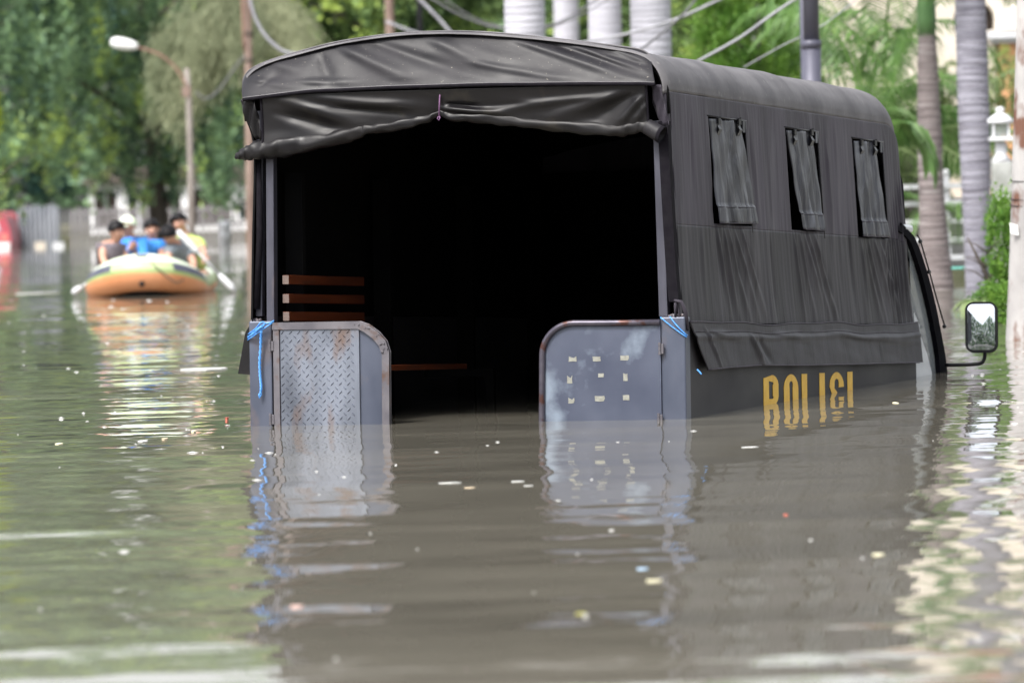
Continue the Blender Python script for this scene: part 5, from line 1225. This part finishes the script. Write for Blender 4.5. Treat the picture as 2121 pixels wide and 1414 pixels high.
person('person in a mauve-grey sleeveless shirt at the left of the boat, face turned right', 62.5, dict(hip=(228, 575, .3), chest=(232, 528, .1), neck=(238, 500, .05), head=(243, 480, .0), shL=(213, 512), elL=(213, 536, -.05), haL=(224, 558, -.15), shR=(254, 514, .1), elR=(262, 540, .1), haR=(262, 560, .0)), greys, face=(.8, -.6))
person('person in a bright blue shirt and pale cap behind the mauve-grey shirt', 63.4, dict(hip=(278, 570, .3), chest=(279, 520, .2), neck=(270, 490, .1), head=(264, 470, .05), shL=(262, 505, 0), elL=(258, 528, -.1), haL=(272, 512, -.25), shR=(295, 505, .1), elR=(298, 530), haR=(288, 548, -.1)), blues, sleeve='long', face=(-.6, -.8), capm=capm)
person('person with brown top over blue at the centre of the boat, furthest back', 64.2, dict(hip=(316, 570, .3), chest=(316, 522, .2), neck=(316, 496, .1), head=(314, 476, .05), shL=(300, 508), elL=(295, 530), haL=(305, 545, -.2), shR=(333, 508), elR=(338, 530), haR=(326, 545, -.2)), blues, sleeve='short', face=(.1, -1))
person('person in a slate shirt at the right of the bow, black-haired head bent down', 62.6, dict(hip=(385, 572, .5), chest=(378, 520, .3), neck=(361, 502, .1), head=(350, 490, .0), shL=(352, 516, .0), elL=(345, 545, -.1), haL=(340, 562, -.25), shR=(392, 522, .2), elR=(402, 548, .1), haR=(398, 568, -.05)), slates, sleeve='short', face=(-.3, -.6), bent=.9)
person('rower in a yellow-green shirt at the back right, holding the white oar', 63.3, dict(hip=(398, 570, .4), chest=(398, 518, .1), neck=(380, 483, .05), head=(371, 463, .0), shL=(374, 500), elL=(372, 520, -.2), haL=(392, 505, -.55), shR=(412, 503, -.1), elR=(422, 524, -.4), haR=(424, 536, -.75)), limes, sleeve='short', face=(-.35, -.9))

# ------------------------------------------------------------------ floating litter
litter_w = mat('wet_white_litter', (.48, .48, .47), (.62, .62, .60), rough=.4, scale=20)
litter_t = mat('tan_litter', (.55, .42, .28), (.7, .58, .42), rough=.6, scale=20); litter_b = mat('pale_blue_litter', (.35, .55, .8), (.5, .68, .88), rough=.4, scale=20); litter_y = mat('cream_litter', (.72, .68, .45), (.8, .75, .55), rough=.5, scale=20)
litter_r = mat('red_litter', (.5, .08, .05), (.6, .15, .1), rough=.5, scale=20); leaf_f = mat('fallen_leaf', (.30, .32, .05), (.4, .36, .08), rough=.5, scale=20)
def slab(nm, px, py, wpx, dep, th, m, lab, cat, seed=0, rot=0):
    th = th*.42
    p = onwater(px, py); r_ = random.Random(seed+int(px)); wd = wpx*p[1]/FPX; mb = MB(); n_ = 9; pg = []
    for k in range(n_):
        a = 2*PI*k/n_; pg.append((math.copysign(abs(math.cos(a))**.95, math.cos(a))*wd/2*r_.uniform(.85, 1), math.copysign(abs(math.sin(a))**.95, math.sin(a))*dep/2*r_.uniform(.8, 1)))
    mb.prism(pg, -th*.4, th, 'z'); o = mb.build(nm, m, None, bevel=min(th*.3, .004)); o.location = (float(p[0]), float(p[1]), 0); o.rotation_euler = (0, 0, rot); tag(o, lab, cat)
    return o
slab('foam_board', 422, 765, 108, .45, .012, litter_w, 'large white foam board floating left of the truck', 'board')
slab('foam_strip', 80, 608, 100, .4, .02, litter_w, 'long white strip floating left of the boat', 'strip')
slab('plastic_scrap', 295, 914, 22, .18, .006, litter_w, 'white crumpled scrap floating lower left of the truck', 'litter')
slab('dry_leaf', 341, 910, 13, .12, .012, litter_t, 'curled tan leaf just right of the white scrap', 'leaf')
slab('bottle_top', 470, 868, 8, .05, .02, litter_r, 'small red cap floating near the left pillar', 'litter')
slab('paper_scrap', 401, 893, 11, .10, .006, litter_y, 'pale diamond of paper right of the curled leaf', 'litter')
slab('yellow_leaf', 122, 919, 18, .12, .005, litter_y, 'yellowish leaf floating far left, level with the truck base', 'leaf')
slab('foam_piece', 931, 1000, 52, .05, .006, litter_w, 'white and tan wrapper floating in front of the tail opening', 'litter')
slab('tan_wrapper', 973, 1010, 26, .04, .005, litter_t, 'brown wrapper just below the white and tan one', 'litter')
slab('foam_piece', 1072, 997, 30, .05, .006, litter_w, 'greyish foam piece in front of the right tail door edge', 'litter')
slab('foam_piece', 1095, 1006, 22, .035, .005, litter_w, 'smaller foam piece just below right of the greyish one', 'litter')
slab('blue_stick', 1331, 1178, 26, .03, .008, litter_b, 'pale blue stick floating in front of the right door', 'litter', rot=-.6)
slab('cream_stick', 1355, 1203, 36, .03, .010, litter_y, 'cream stick below the pale blue stick', 'litter', rot=-.15)
slab('cream_stick', 1819, 1149, 27, .06, .008, litter_y, 'short cream stick floating below the lettering', 'litter')
slab('green_leaf', 1203, 1270, 26, .05, .004, leaf_f, 'olive leaf floating low in the picture, right of centre', 'leaf')
slab('white_pellet', 1213, 1275, 13, .018, .010, litter_w, 'white ball touching the olive leaf', 'litter')
slab('white_film', 1553, 926, 40, .09, .004, litter_w, 'thin white film floating below the yellow lettering', 'litter')
slab('cream_leaf', 1855, 835, 14, .2, .006, litter_y, 'small cream triangle right of the yellow lettering', 'leaf')
slab('dark_twig', 1150, 1050, 90, .03, .006, bark, 'dark twig floating across the right door reflection', 'twig', rot=.05)
slab('pink_scrap', 615, 1255, 30, .03, .006, mat('pink_litter', (.7, .45, .42), (.75, .55, .5), rough=.5), 'pinkish scrap floating low below the left door', 'litter')
slab('red_pellet', 1628, 1066, 11, .02, .008, litter_r, 'red speck in the canopy reflection', 'litter')
# specks and foam bubbles nobody could count
mb = MB(); r_ = random.Random(4)
for k in range(480):
    py = 620+780*r_.random()**1.6; px = r_.uniform(-20, 2140)
    if 566 < px < 2000 and py < 890: continue
    if py > 950 and r_.random() < .80: continue
    if 566 < px < 1900 and r_.random() < .4: continue
    p = onwater(px, py); s = r_.choice((.0015, .002, .0025, .003, .0055))*(.5+p[1]/26)*r_.uniform(.6, 1.2); q_ = r_.uniform(1, 4)
    n_ = 6; mb.add([(p[0]+s*q_*math.cos(2*PI*i/n_), p[1]+s*math.sin(2*PI*i/n_), .001) for i in range(n_)]+[(p[0], p[1], .002+s*.5)], [(i, (i+1) % n_, n_) for i in range(n_)])
o = mb.build('floating_specks', litter_w, None, True); tag(o, 'tiny white specks and bubbles scattered over the flood water', 'debris', kind='stuff')
